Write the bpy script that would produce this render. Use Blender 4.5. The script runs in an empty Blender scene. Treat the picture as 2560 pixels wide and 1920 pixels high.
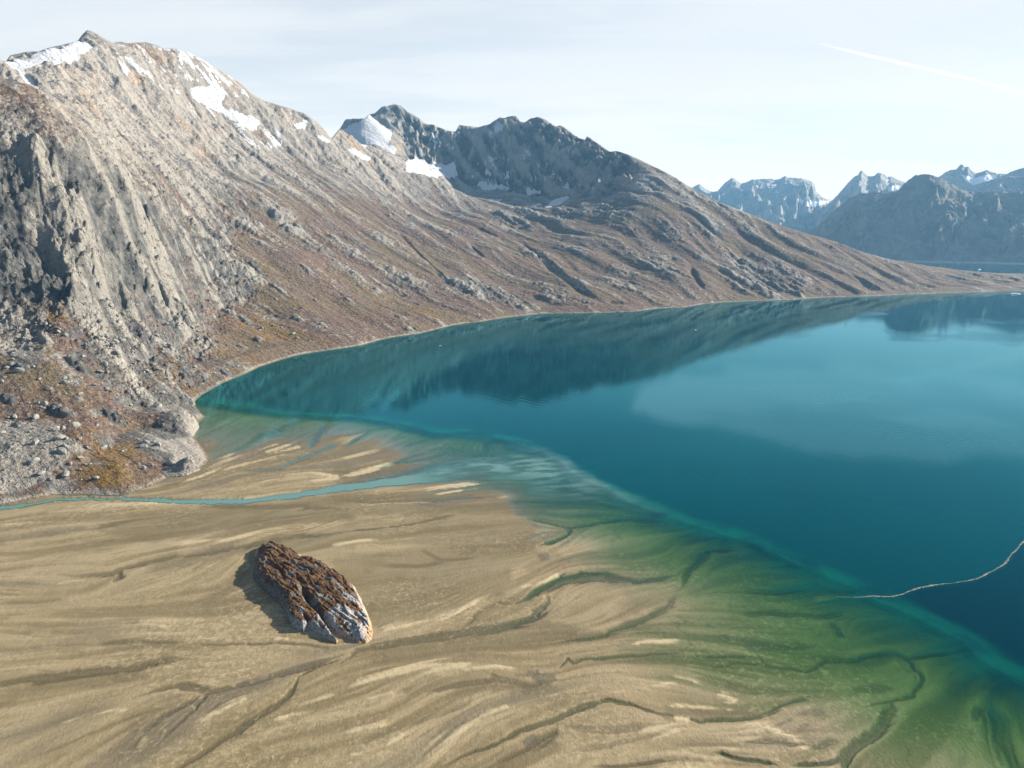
import bpy, bmesh, math, random
import numpy as np
from mathutils import Vector

# ------------------------------------------------------------------ camera, sky, sun, exposure
S = bpy.context.scene
COL = S.collection
CAM_H = 200.0
PITCH = math.radians(12.3)
FOC = 512 / math.tan(math.radians(36))
cam = bpy.data.objects.new('camera', bpy.data.cameras.new('camera'))
COL.objects.link(cam)
cam.location = (0, 0, CAM_H)
cam.rotation_euler = (math.pi / 2 - PITCH, 0, 0)
cam.data.sensor_width = 36
cam.data.lens = 36 * FOC / 1024
cam.data.clip_start = 1
cam.data.clip_end = 200000
S.camera = cam

SUN_EL, SUN_AZ = math.radians(24.5), math.radians(70)          # azimuth clockwise from the view direction
sun = bpy.data.objects.new('sun', bpy.data.lights.new('sun', 'SUN'))
COL.objects.link(sun)
sun.data.energy = 5.0
sun.data.angle = math.radians(0.5)
sun.data.color = (1.0, 0.92, 0.80)
sdir = Vector((math.sin(SUN_AZ) * math.cos(SUN_EL), math.cos(SUN_AZ) * math.cos(SUN_EL), math.sin(SUN_EL)))
sun.rotation_euler = sdir.to_track_quat('Z', 'Y').to_euler()

S.view_settings.view_transform = 'Standard'
S.view_settings.look = 'None'
S.view_settings.exposure = 1.4
S.view_settings.gamma = 1.0
S.cycles.max_bounces = 6
S.cycles.transparent_max_bounces = 8
S.cycles.volume_bounces = 0
S.cycles.use_denoising = True

W = bpy.data.worlds.new('World')
S.world = W
W.use_nodes = True
wt = W.node_tree
wt.nodes.clear()


class NT:
    """small wrapper for building node trees"""
    def __init__(self, tree):
        self.t = tree

    def n(self, typ, **kw):
        nd = self.t.nodes.new(typ)
        for k, v in kw.items():
            setattr(nd, k, v)
        return nd

    def put(self, sock, v):
        if isinstance(v, bpy.types.NodeSocket):
            self.t.links.new(v, sock)
        elif v is not None:
            if hasattr(sock, 'default_value'):
                if isinstance(v, (tuple, list)) and len(v) == 3 and sock.type == 'RGBA':
                    v = (*v, 1)
                sock.default_value = v

    def math(self, op, a, b=None, c=None, clamp=False):
        nd = self.n('ShaderNodeMath', operation=op, use_clamp=clamp)
        for s, v in zip(nd.inputs, (a, b, c)):
            self.put(s, v)
        return nd.outputs[0]

    def vmath(self, op, a, b=None, scale=None):
        nd = self.n('ShaderNodeVectorMath', operation=op)
        self.put(nd.inputs[0], a)
        if b is not None:
            self.put(nd.inputs[1], b)
        if scale is not None:
            self.put(nd.inputs['Scale'], scale)
        return nd.outputs[0]

    def mix(self, f, a, b, blend='MIX'):
        nd = self.n('ShaderNodeMix', data_type='RGBA', blend_type=blend)
        self.put(nd.inputs['Factor'], f)
        self.put(nd.inputs[6], a)
        self.put(nd.inputs[7], b)
        return nd.outputs[2]

    def noise(self, vec, scale, detail=4, rough=0.55, dist=0.0, dim='3D'):
        nd = self.n('ShaderNodeTexNoise', noise_dimensions=dim)
        self.put(nd.inputs['Vector'], vec)
        nd.inputs['Scale'].default_value = scale
        nd.inputs['Detail'].default_value = detail
        nd.inputs['Roughness'].default_value = rough
        nd.inputs['Distortion'].default_value = dist
        return nd.outputs['Fac']

    def ramp(self, f, stops, interp='LINEAR'):
        nd = self.n('ShaderNodeValToRGB')
        nd.color_ramp.interpolation = interp
        e = nd.color_ramp.elements
        while len(e) < len(stops):
            e.new(0.5)
        for el, (p, c) in zip(e, stops):
            el.position = p
            el.color = (c, c, c, 1) if isinstance(c, (int, float)) else (*c, 1)
        self.put(nd.inputs[0], f)
        return nd.outputs[0]

    def maprange(self, v, a, b, c=0.0, d=1.0, smooth=True):
        nd = self.n('ShaderNodeMapRange', interpolation_type='SMOOTHSTEP' if smooth else 'LINEAR')
        self.put(nd.inputs[0], v)
        for i, x in enumerate((a, b, c, d)):
            nd.inputs[i + 1].default_value = x
        return nd.outputs[0]

    def attr(self, name):
        return self.n('ShaderNodeAttribute', attribute_name=name).outputs['Fac']

    def mapping(self, vec, scale=(1, 1, 1), rot=(0, 0, 0), loc=(0, 0, 0)):
        nd = self.n('ShaderNodeMapping')
        self.put(nd.inputs[0], vec)
        nd.inputs['Scale'].default_value = scale
        nd.inputs['Rotation'].default_value = rot
        nd.inputs['Location'].default_value = loc
        return nd.outputs[0]


def build_world():
    k = NT(wt)
    sky = k.n('ShaderNodeTexSky', sky_type='NISHITA', sun_disc=False)
    sky.sun_elevation = SUN_EL
    sky.sun_rotation = SUN_AZ
    sky.altitude = 200
    sky.air_density = 1.0
    sky.dust_density = 1.2
    sky.ozone_density = 1.5
    co = k.n('ShaderNodeTexCoord').outputs['Generated']
    sep = k.n('ShaderNodeSeparateXYZ')
    k.put(sep.inputs[0], co)
    z = k.math('MAXIMUM', sep.outputs[2], 0.02)
    zz = k.math('ADD', z, 0.10)
    cx = k.math('DIVIDE', sep.outputs[0], zz)
    cy = k.math('DIVIDE', sep.outputs[1], zz)
    cv = k.n('ShaderNodeCombineXYZ')
    k.put(cv.inputs[0], cx)
    k.put(cv.inputs[1], cy)
    # cirrus: a thin veil, thicker in long streaks
    m1 = k.mapping(cv.outputs[0], scale=(0.42, 0.95, 1), rot=(0, 0, math.radians(-14)), loc=(0.35, 0.2, 0))
    a = k.noise(m1, 1.0, 6, 0.55, 0.5)
    m2 = k.mapping(cv.outputs[0], scale=(0.9, 4.5, 1), rot=(0, 0, math.radians(-20)), loc=(3.1, 1.7, 0))
    b = k.noise(m2, 1.3, 7, 0.6, 0.6)
    f = k.math('ADD', k.math('MULTIPLY', a, 0.75), k.math('MULTIPLY', b, 0.25))
    veil = k.maprange(f, 0.38, 0.60, 0.74, 1.0)
    low = k.maprange(sep.outputs[2], 0.0, 0.20, 1.0, 0.0)
    veil = k.math('MAXIMUM', veil, low)
    veil = k.math('MULTIPLY', veil, k.maprange(sep.outputs[2], 0.36, 0.80, 1.0, 0.05))  # thinned overhead, above the frame, to lower ambient fill
    hor = k.mix(k.maprange(sep.outputs[2], 0.02, 0.24, 1.0, 0.0), (0.372, 0.364, 0.356), (0.60, 0.52, 0.42))
    veil = k.math('MULTIPLY', veil, k.maprange(sep.outputs[1], -0.25, 0.45, 0.12, 1.0))  # thinned behind the camera, out of view, to lower ambient fill
    skyc = k.vmath('SCALE', sky.outputs[0], scale=0.058)
    col = k.mix(veil, skyc, hor)
    bg = k.n('ShaderNodeBackground')
    k.put(bg.inputs[0], col)
    bg.inputs[1].default_value = 1.0
    out = k.n('ShaderNodeOutputWorld')
    k.put(out.inputs[0], bg.outputs[0])


build_world()

# ------------------------------------------------------------------ helpers
rng = np.random.default_rng(7)
_P = rng.permutation(4096).astype(np.int32)
_G = np.stack([np.cos(np.linspace(0, 2 * np.pi, 4096, endpoint=False)), np.sin(np.linspace(0, 2 * np.pi, 4096, endpoint=False))], 1).astype(np.float32)


def perlin(x, y, seed=0):
    xi = np.floor(x).astype(np.int32)
    yi = np.floor(y).astype(np.int32)
    fx = (x - xi).astype(np.float32)
    fy = (y - yi).astype(np.float32)
    u = fx * fx * fx * (fx * (fx * 6 - 15) + 10)
    v = fy * fy * fy * (fy * (fy * 6 - 15) + 10)

    def g(ix, iy, dx, dy):
        h = _P[(_P[(ix + seed * 131) & 4095] + iy * 17 + seed) & 4095]
        gr = _G[h]
        return gr[..., 0] * dx + gr[..., 1] * dy
    a = g(xi, yi, fx, fy)
    b = g(xi + 1, yi, fx - 1, fy)
    c = g(xi, yi + 1, fx, fy - 1)
    d = g(xi + 1, yi + 1, fx - 1, fy - 1)
    return ((a + (b - a) * u) * (1 - v) + (c + (d - c) * u) * v) * 1.5


def fbm(x, y, scale, octv=5, seed=0, gain=0.5, lac=2.03):
    s = np.zeros(x.shape, np.float32)
    amp, fr, tot = 1.0, 1.0 / scale, 0
    for i in range(octv):
        s += amp * perlin(x * fr + i * 17.3, y * fr - i * 9.1, seed + i)
        tot += amp
        amp *= gain
        fr *= lac
    return s / tot


def ridged(x, y, scale, octv=5, seed=0, gain=0.55, lac=2.07):
    s = np.zeros(x.shape, np.float32)
    amp, fr, tot, w = 1.0, 1.0 / scale, 0, 1.0
    for i in range(octv):
        n = 1 - np.abs(perlin(x * fr + i * 31.7, y * fr + i * 5.9, seed + i)) * 1.6
        n = np.clip(n, 0, 1) ** 2
        s += amp * n * w
        tot += amp
        w = np.clip(n * 1.6, 0, 1)
        amp *= gain
        fr *= lac
    return s / tot


def sstep(a, b, x):
    t = np.clip((x - a) / (b - a), 0, 1)
    return t * t * (3 - 2 * t)


def ray(px, py):
    u = (np.asarray(px, float) - 512) / FOC
    v = (384 - np.asarray(py, float)) / FOC
    return u, v * math.sin(PITCH) + math.cos(PITCH), v * math.cos(PITCH) - math.sin(PITCH)


def at(px, py, D):
    """world point seen at a photograph position, D metres away on plan"""
    x, y, z = ray(px, py)
    h = np.hypot(x, y)
    return np.array([x / h * D, y / h * D, CAM_H + z / h * D])


def ground(px, py, z=0.0):
    x, y, zz = ray(px, py)
    t = (z - CAM_H) / zz
    return np.array([x * t, y * t])


TILE = {1: (0, 0), 2: (341.2, 0), 3: (682.4, 0), 4: (0, 256), 5: (341.2, 256), 6: (682.4, 256), 7: (0, 512), 8: (341.2, 512), 9: (682.4, 512)}


def T(tile, pts):
    """traced points of one ninth of the photograph -> 1024 x 768 positions"""
    o = TILE[tile]
    return [(o[0] + a / 6.475, o[1] + b / 6.475) for a, b in pts]


def proj(x, y, z):
    """photograph position of world points (used once, to set traced outlines down on the land)"""
    zz = z - CAM_H
    c, s = math.cos(PITCH), math.sin(PITCH)
    fw = y * c - zz * s
    up = y * s + zz * c
    fw = np.maximum(fw, 1e-3)
    return 512 + FOC * x / fw, 384 - FOC * up / fw


def inside(px, py, poly):
    poly = np.asarray(poly, float)
    r = np.zeros(px.shape, bool)
    n = len(poly)
    for i in range(n):
        x1, y1 = poly[i]
        x2, y2 = poly[(i + 1) % n]
        if y1 == y2:
            continue
        c = ((y1 > py) != (y2 > py)) & (px < (x2 - x1) * (py - y1) / (y2 - y1) + x1)
        r ^= c
    return r


def seg_dist(X, Y, pts):
    """distance to a polyline and position along it (0..1)"""
    best = np.full(X.shape, 1e9, np.float32)
    tt = np.zeros(X.shape, np.float32)
    pts = np.asarray(pts, float)
    L = np.r_[0, np.cumsum(np.hypot(*np.diff(pts, axis=0).T))]
    for i in range(len(pts) - 1):
        ax, ay = pts[i]
        dx, dy = pts[i + 1] - pts[i]
        l2 = dx * dx + dy * dy + 1e-9
        t = np.clip(((X - ax) * dx + (Y - ay) * dy) / l2, 0, 1)
        d = np.hypot(X - ax - t * dx, Y - ay - t * dy)
        m = d < best
        best = np.where(m, d, best)
        tt = np.where(m, (L[i] + t * (L[i + 1] - L[i])) / L[-1], tt)
    return best, tt


def tps(P, Z, smooth=0.0):
    P = np.asarray(P, float) / 1000.0
    n = len(P)

    def ker(r2):
        return 0.5 * r2 * np.log(r2 + 1e-12)
    d2 = ((P[:, None] - P[None]) ** 2).sum(-1)
    A = np.zeros((n + 3, n + 3))
    A[:n, :n] = ker(d2) + smooth * np.eye(n)
    A[:n, n] = 1
    A[:n, n + 1:] = P
    A[n:, :n] = A[:n, n:].T
    w = np.linalg.solve(A, np.r_[np.asarray(Z, float), 0, 0, 0])

    def ev(x, y):
        sh = x.shape
        x = x.ravel() / 1000.0
        y = y.ravel() / 1000.0
        out = np.empty(x.size, np.float32)
        for i in range(0, x.size, 20000):
            xx, yy = x[i:i + 20000, None], y[i:i + 20000, None]
            r2 = (xx - P[:, 0]) ** 2 + (yy - P[:, 1]) ** 2
            out[i:i + 20000] = ker(r2) @ w[:n] + w[n] + w[n + 1] * xx[:, 0] + w[n + 2] * yy[:, 0]
        return out.reshape(sh)
    return ev


def upsample(ev, A, R, step=4):
    """evaluate a smooth function on every step-th node of a grid and interpolate"""
    ai = np.unique(np.r_[np.arange(0, A.shape[0], step), A.shape[0] - 1])
    ri = np.unique(np.r_[np.arange(0, A.shape[1], step), A.shape[1] - 1])
    c = ev(A[np.ix_(ai, ri)], R[np.ix_(ai, ri)])
    t = np.empty((len(ai), A.shape[1]), np.float32)
    rr = np.arange(A.shape[1])
    for i in range(len(ai)):
        t[i] = np.interp(rr, ri, c[i])
    o = np.empty(A.shape, np.float32)
    aa = np.arange(A.shape[0])
    for j in range(A.shape[1]):
        o[:, j] = np.interp(aa, ai, t[:, j])
    return o


def cell(arr, x, y, x0, y0, c):
    i = np.clip(((x - x0) / c), 0, arr.shape[0] - 1.001)
    j = np.clip(((y - y0) / c), 0, arr.shape[1] - 1.001)
    i0 = i.astype(np.int32)
    j0 = j.astype(np.int32)
    u = (i - i0).astype(np.float32)
    v = (j - j0).astype(np.float32)
    return (arr[i0, j0] * (1 - u) + arr[i0 + 1, j0] * u) * (1 - v) + (arr[i0, j0 + 1] * (1 - u) + arr[i0 + 1, j0 + 1] * u) * v


def lic(src, DX, DY, x0, y0, c, steps, step):
    """smear a noise field along a field of directions"""
    nx_, ny_ = src.shape
    gx_, gy_ = np.meshgrid(x0 + np.arange(nx_, dtype=np.float32) * c, y0 + np.arange(ny_, dtype=np.float32) * c, indexing='ij')
    acc = src.copy()
    tot = 1.0
    for sgn in (1, -1):
        x, y = gx_.copy(), gy_.copy()
        px_, py_ = DX * sgn, DY * sgn
        for i in range(steps):
            ii = np.clip(((x - x0) / c).astype(np.int32), 0, nx_ - 1)
            jj = np.clip(((y - y0) / c).astype(np.int32), 0, ny_ - 1)
            dx, dy = DX[ii, jj], DY[ii, jj]
            f = np.where(dx * px_ + dy * py_ < 0, -1, 1).astype(np.float32)
            px_, py_ = dx * f, dy * f
            x = x + px_ * step
            y = y + py_ * step
            ii = np.clip(((x - x0) / c).astype(np.int32), 0, nx_ - 1)
            jj = np.clip(((y - y0) / c).astype(np.int32), 0, ny_ - 1)
            w_ = 1 - i / steps
            acc += src[ii, jj] * w_
            tot += w_
    acc -= acc.mean()
    return (acc / (acc.std() + 1e-9)).astype(np.float32)


def mesh_from(name, verts, faces, mat=None, smooth=True, attrs=None):
    me = bpy.data.meshes.new(name)
    verts = np.ascontiguousarray(verts, np.float32)
    faces = np.ascontiguousarray(faces, np.int32)
    me.vertices.add(len(verts))
    me.vertices.foreach_set('co', verts.ravel())
    k = faces.shape[1]
    me.loops.add(faces.size)
    me.loops.foreach_set('vertex_index', faces.ravel())
    me.polygons.add(len(faces))
    me.polygons.foreach_set('loop_start', np.arange(0, faces.size, k, dtype=np.int32))
    me.polygons.foreach_set('loop_total', np.full(len(faces), k, np.int32))
    me.polygons.foreach_set('use_smooth', np.full(len(faces), smooth, bool))
    me.update(calc_edges=True)
    for kk, v in (attrs or {}).items():
        at_ = me.attributes.new(kk, 'FLOAT', 'POINT')
        at_.data.foreach_set('value', np.ascontiguousarray(v, np.float32).ravel())
    if mat:
        me.materials.append(mat)
    return me


def link(name, me, label=None, cat=None, group=None, kind=None, parent=None):
    o = bpy.data.objects.new(name, me)
    COL.objects.link(o)
    for k, v in (('label', label), ('category', cat), ('group', group), ('kind', kind)):
        if v:
            o[k] = v
    if parent:
        o.parent = parent
    return o


def grid_faces(na, nr, keep=None):
    i = np.arange(na * nr).reshape(na, nr)
    q = np.stack([i[:-1, :-1], i[1:, :-1], i[1:, 1:], i[:-1, 1:]], -1).reshape(-1, 4)
    if keep is not None:
        q = q[keep.reshape(-1)]
    return q


def compact(verts, faces, attrs):
    used = np.zeros(len(verts), bool)
    used[faces.ravel()] = True
    idx = np.cumsum(used) - 1
    return verts[used], idx[faces], {k: v.ravel()[used] for k, v in attrs.items()}


def new_mat(name):
    m = bpy.data.materials.new(name)
    m.use_nodes = True
    m.node_tree.nodes.clear()
    return m, NT(m.node_tree)


def finish(k, col, rough=0.9, bump=None, strength=0.5, dist=1.0, spec=0.15):
    b = k.n('ShaderNodeBsdfPrincipled')
    k.put(b.inputs['Base Color'], col)
    k.put(b.inputs['Roughness'], rough)
    k.put(b.inputs['Specular IOR Level'], spec)
    if bump is not None:
        bp = k.n('ShaderNodeBump')
        k.put(bp.inputs['Height'], bump)
        bp.inputs['Strength'].default_value = strength
        bp.inputs['Distance'].default_value = dist
        k.put(b.inputs['Normal'], bp.outputs[0])
    o = k.n('ShaderNodeOutputMaterial')
    k.put(o.inputs[0], b.outputs[0])
    return b


# ------------------------------------------------------------------ traced lines of the land
SHORE = T(4, [(0, 1620), (200, 1580), (350, 1555), (800, 1560), (870, 1535), (990, 1490), (1090, 1440), (1200, 1430), (1300, 1390), (1360, 1320), (1335, 1275), (1310, 1240), (1260, 1170), (1275, 1140), (1290, 1110), (1290, 1075), (1330, 1040), (1290, 1005), (1265, 970), (1265, 940), (1310, 900), (1370, 865), (1440, 825), (1500, 800), (1600, 760), (1680, 720), (1800, 680), (1900, 650), (2000, 630), (2100, 615), (2212, 600)]) \
    + T(5, [(150, 575), (240, 548), (320, 530), (420, 515), (500, 505), (600, 480), (660, 465), (720, 450), (800, 438), (880, 430), (1000, 410), (1100, 395), (1300, 375), (1500, 372), (1650, 370), (1900, 360), (1980, 350), (2050, 340), (2212, 335)]) \
    + T(6, [(150, 310), (250, 302), (400, 295), (550, 290), (700, 285), (800, 277), (900, 270), (1200, 262), (1400, 252), (1600, 245), (1900, 235), (2212, 228)])
RIDGE_A = [(p[0], p[1], d) for p, d in zip(T(1, [(0, 395), (40, 398), (65, 360), (100, 350), (180, 335), (250, 335), (310, 312), (400, 293), (500, 270), (545, 210), (570, 187), (600, 205), (650, 235), (735, 280), (770, 267), (830, 280), (900, 275), (940, 272), (1000, 290), (1060, 315), (1130, 312), (1170, 320), (1280, 365), (1400, 440), (1500, 500), (1560, 540), (1620, 600), (1700, 650), (1800, 680), (1900, 710), (1980, 740), (2050, 790), (2100, 840), (2145, 900)]),
    [2300, 2320, 2400, 2420, 2450, 2480, 2520, 2570, 2640, 2690, 2700, 2690, 2680, 2720, 2760, 2790, 2800, 2810, 2820, 2830, 2840, 2845, 2860, 2870, 2890, 2910, 2930, 2950, 2980, 3020, 3060, 3100, 3140, 3180])]
RIDGE_B = [(p[0], p[1], d) for p, d in zip(T(2, [(0, 820), (30, 770), (110, 770), (155, 770), (180, 740), (215, 735), (270, 685), (300, 690), (335, 672), (380, 680), (440, 730), (490, 750), (540, 800), (600, 810), (680, 845), (740, 855), (765, 810), (880, 825), (960, 805), (1030, 755), (1055, 765), (1080, 755), (1130, 750), (1160, 790), (1190, 795), (1220, 770), (1270, 755), (1330, 775), (1350, 795), (1395, 820), (1420, 808), (1480, 850), (1540, 895), (1580, 905), (1590, 880), (1650, 920), (1710, 960), (1745, 985), (1790, 978), (1860, 1000), (1950, 1040), (2050, 1090), (2150, 1140)]),
    [4500, 4500, 4480, 4460, 4450, 4440, 4420, 4410, 4400, 4390, 4370, 4360, 4340, 4320, 4300, 4280, 4260, 4200, 4150, 4110, 4100, 4090, 4070, 4050, 4040, 4030, 4000, 3960, 3950, 3920, 3900, 3850, 3800, 3760, 3750, 3680, 3600, 3540, 3480, 3400, 3300, 3220, 3150])] \
    + [(p[0], p[1], d) for p, d in zip(T(3, [(0, 1180), (100, 1240), (240, 1310), (400, 1370), (550, 1430), (700, 1480), (820, 1515), (1000, 1570), (1120, 1615), (1250, 1658)]), [3120, 3070, 3010, 2960, 2930, 2930, 2950, 2990, 3020, 3060])] \
    + [(p[0], p[1], d) for p, d in zip(T(6, [(1400, 30), (1600, 65), (1800, 90), (2000, 110), (2212, 135)]), [3110, 3200, 3300, 3400, 3520])]

COLUMNS = {0: [(430, 760), (340, 940), (292, 1010), (215, 1090), (137, 1180), (110, 1500), (85, 1900)],
           30: [(430, 740), (380, 830), (340, 930), (292, 1000), (215, 1090), (138, 1180), (110, 1550), (80, 2000)],
           60: [(430, 720), (380, 830), (330, 930), (292, 990), (215, 1090), (142, 1185), (110, 1600), (75, 2100)],
           90: [(430, 705), (380, 830), (330, 945), (297, 1005), (225, 1110), (155, 1230), (120, 1800), (80, 2290)],
           120: [(440, 720), (380, 870), (330, 1000), (300, 1080), (240, 1190), (172, 1340), (130, 1950), (90, 2350)],
           150: [(440, 740), (390, 880), (340, 1040), (305, 1150), (250, 1280), (188, 1470), (140, 2080), (90, 2450)],
           180: [(440, 735), (400, 860), (350, 1050), (310, 1200), (260, 1380), (203, 1620), (150, 2180), (100, 2500)],
           210: [(370, 1080), (330, 1260), (280, 1450), (230, 1680), (170, 2220), (115, 2630)],
           240: [(330, 1290), (280, 1510), (230, 1800), (180, 2200), (130, 2620)],
           300: [(310, 1430), (260, 1700), (210, 2100), (160, 2650)],
           341: [(310, 1480), (270, 1750), (220, 2150), (180, 2600)],
           390: [(300, 1650), (260, 1950), (210, 2500), (180, 2850)],
           440: [(290, 1800), (250, 2200), (215, 2650), (207, 2850)],
           475: [(285, 1900), (250, 2250), (218, 2700), (209, 2900), (201, 3350), (190, 3650)],
           511: [(280, 2050), (245, 2450), (222, 2750), (212, 2900), (204, 3300), (190, 3550), (160, 3780)],
           560: [(280, 2050), (245, 2450), (215, 2820), (207, 2950), (199, 3250), (180, 3450), (150, 3680)],
           605: [(280, 2080), (240, 2480), (207, 2850), (196, 3020), (172, 3300)],
           642: [(280, 2120), (240, 2500), (200, 2850), (175, 3100)],
           682: [(280, 2150), (240, 2520), (205, 2850)],
           744: [(275, 2400), (240, 2700)],
           809: [(270, 2600), (250, 2780)],
           875: [(276, 2750)],
           930: [(280, 2900)],
           975: [(281, 3030)],
           1024: [(284, 3200)]}
EXTRA = [(367, 146, 3230), (386, 155, 3200), (406, 171, 3120), (428, 176, 3080), (440, 196, 2950), (420, 150, 3900), (400, 140, 3950), (440, 165, 3800), (455, 172, 3750), (360, 140, 3700), (345, 134, 3900), (380, 130, 4050), (410, 160, 3450), (432, 181, 3350)]

PTS, ZS = [], []


def addp(p, z=None):
    PTS.append((p[0], p[1]))
    ZS.append(p[2] if z is None else z)


for q in SHORE:
    g = ground(*q)
    r = np.hypot(*g)
    addp(g, 0.0)
    addp(g * (1 - 70 / r), -22.0)
for px, L in COLUMNS.items():
    for py, D in L:
        addp(at(px, py, D))
for q in EXTRA:
    addp(at(*q))
for R_, low in ((RIDGE_A, 0), (RIDGE_B, 0)):
    for i, q in enumerate(R_):
        w = at(*q)
        addp(w)
        if i % 2 == 0:
            back = 260 if R_ is RIDGE_A else 300
            k = (q[2] + back) / q[2]
            drop = 130 if w[2] > 250 else w[2] * 0.5 + 8
            addp((w[0] * k, w[1] * k), w[2] - drop)
            k = (q[2] + 3 * back) / q[2]
            addp((w[0] * k, w[1] * k), (w[2] - 3 * drop) if w[2] > 250 else -25)
# the land goes on outside the picture on both sides
for extra in (-7, -14, -24):
    a = math.radians(extra)
    for py, D in [(506, 622)] + COLUMNS[0] + [(61, 2300)]:
        w = at(0, py, D)
        addp((w[0] * math.cos(a) + w[1] * math.sin(a), -w[0] * math.sin(a) + w[1] * math.cos(a)), w[2])
for ang, D, z in ((39, 3250, -15), (39, 3600, -4), (42, 3700, -25), (45, 3000, -30), (45, 4200, -30), (50, 3500, -30)):
    a = math.radians(ang)
    addp((D * math.sin(a), D * math.cos(a)), z)
BASE = tps(PTS, ZS, 0.0)


def crest_height(X, Y, ridge, k0, k1):
    """a sharp crest along a traced ridge line: height falls away on both sides"""
    best = np.full(X.shape, -1e9, np.float32)
    W3 = np.array([at(*q) for q in ridge])
    for i in range(len(W3) - 1):
        ax, ay, az = W3[i]
        bx, by, bz = W3[i + 1]
        dx, dy = bx - ax, by - ay
        l2 = dx * dx + dy * dy
        t = np.clip(((X - ax) * dx + (Y - ay) * dy) / l2, 0, 1)
        d = np.hypot(X - ax - t * dx, Y - ay - t * dy)
        best = np.maximum(best, az + t * (bz - az) - np.minimum(d, 40) * k0 - np.maximum(d - 40, 0) * k1)
    return best


# ------------------------------------------------------------------ the mountainside
NA = 1180
az = np.radians(np.linspace(-47, 44, NA))
rr = np.concatenate([np.exp(np.arange(math.log(540), math.log(1600), 0.00125)), np.exp(np.arange(math.log(1600), math.log(5000), 0.0026))])
NR = len(rr)
AZ, RR = np.meshgrid(az, rr, indexing='ij')
X = (RR * np.sin(AZ)).astype(np.float32)
Y = (RR * np.cos(AZ)).astype(np.float32)
Zb = upsample(BASE, X, Y, 4)
gx = np.gradient(Zb, axis=1) / np.gradient(RR, axis=1)
ga = np.gradient(Zb, axis=0) / (RR * (az[1] - az[0]))
SLOPE_B = np.hypot(gx, ga)
crA = crest_height(X, Y, RIDGE_A, 0.75, 1.3)
crB = crest_height(X, Y, RIDGE_B, 0.85, 1.4)
# calm the noise close to the crests, which are traced
near_crest = np.minimum(np.abs(Zb - crA), np.abs(Zb - crB))
PXb, PYb = proj(X, Y, Zb)

# rugged ground: cliffs on the near spur, headwall, summit towers
cliff_poly = [(-60, 128), (23, 136), (62, 142), (93, 156), (116, 168), (134, 178), (150, 192), (160, 215), (158, 250), (150, 285), (130, 305), (90, 300), (40, 292), (-60, 292)]
cl = inside(PXb, PYb, cliff_poly).astype(np.float32) * (RR < 1600)


def blur(a, n):
    for _ in range(n):
        a = (np.roll(a, 1, 0) + np.roll(a, -1, 0) + 2 * a) / 4
        a = (np.roll(a, 1, 1) + np.roll(a, -1, 1) + 2 * a) / 4
    return a


cl = blur(cl, 30)
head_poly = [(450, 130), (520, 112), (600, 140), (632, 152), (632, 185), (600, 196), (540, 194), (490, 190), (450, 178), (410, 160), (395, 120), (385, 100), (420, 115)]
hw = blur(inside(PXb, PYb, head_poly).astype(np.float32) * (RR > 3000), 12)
topA = sstep(330, 620, Zb) * (AZ < math.radians(-13))
steep = sstep(0.45, 0.9, SLOPE_B)

# across/along coordinates: the rock is banded down the fall line, to the right and towards the viewer
def band(ang, sa, sb):
    c, s = math.cos(ang), math.sin(ang)
    return (X * c + Y * s) / sa, (-X * s + Y * c) / sb


wx = fbm(X, Y, 260, 4, 50) * 60
wy = fbm(X, Y, 260, 4, 60) * 60
Xw, Yw = X + wx, Y + wy


def bandn(ang, la, lb, octv, seed, rid=False):
    c, s = math.cos(ang), math.sin(ang)
    a = (Xw * c + Yw * s) / la
    b = (-Xw * s + Yw * c) / lb
    return ridged(a, b, 1.0, octv, seed) if rid else fbm(a, b, 1.0, octv, seed)


DN = math.radians(-40)
TC = 4.0
TXg, TYg = np.meshgrid(np.arange(-2700, 2500, TC), np.arange(300, 4800, TC), indexing='ij')
ta = np.degrees(np.arctan2(TXg, TYg))
tang = np.radians(np.interp(ta, [-45, -30, -22, -11, 2, 10, 40], [-42, -34, -27, -40, -58, -64, -72])) + fbm(TXg, TYg, 240, 3, 2) * 0.8
TDX, TDY = np.cos(tang).astype(np.float32), np.sin(tang).astype(np.float32)
TL = [lic(fbm(TXg, TYg, sc_, 2, 3 + sc_), TDX, TDY, -2700.0, 300.0, TC, n_, st_) for sc_, n_, st_ in ((8, 8, 4.0), (24, 13, 6.0), (75, 18, 11.0))]
str3, str2, str1 = (cell(a_, X, Y, -2700.0, 300.0, TC) for a_ in TL)
del TL
und = fbm(X, Y, 520, 4, 30)
blob = fbm(X, Y, 90, 5, 33)
boul = ridged(X, Y, 26, 4, 37)
flute = bandn(math.radians(-62), 130, 24, 5, 41, True)   # cliff flutes
flute2 = bandn(math.radians(-75), 210, 60, 6, 45, True)  # headwall buttresses

rocky = sstep(-0.05, 0.35, fbm(X, Y, 330, 5, 71) + 0.10 * str1 + 0.45 * steep + 0.30 * topA - 0.05)
rocky = np.clip(rocky + cl + hw, 0, 1)
dist_scale = np.clip(RR / 1600, 0.45, 1.7)
land = sstep(0, 9, Zb)
dz = und * 22 * land * sstep(0, 120, Zb)
def billow(scale, octv, seed):
    return np.abs(fbm(Xw * 0.55 + X * 0.45 - 0.85 * Zb, Yw * 0.55 + Y * 0.45 + 0.85 * Zb, scale, octv, seed, 0.45)) * 3.2      # counted along the surface, not on plan


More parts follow.
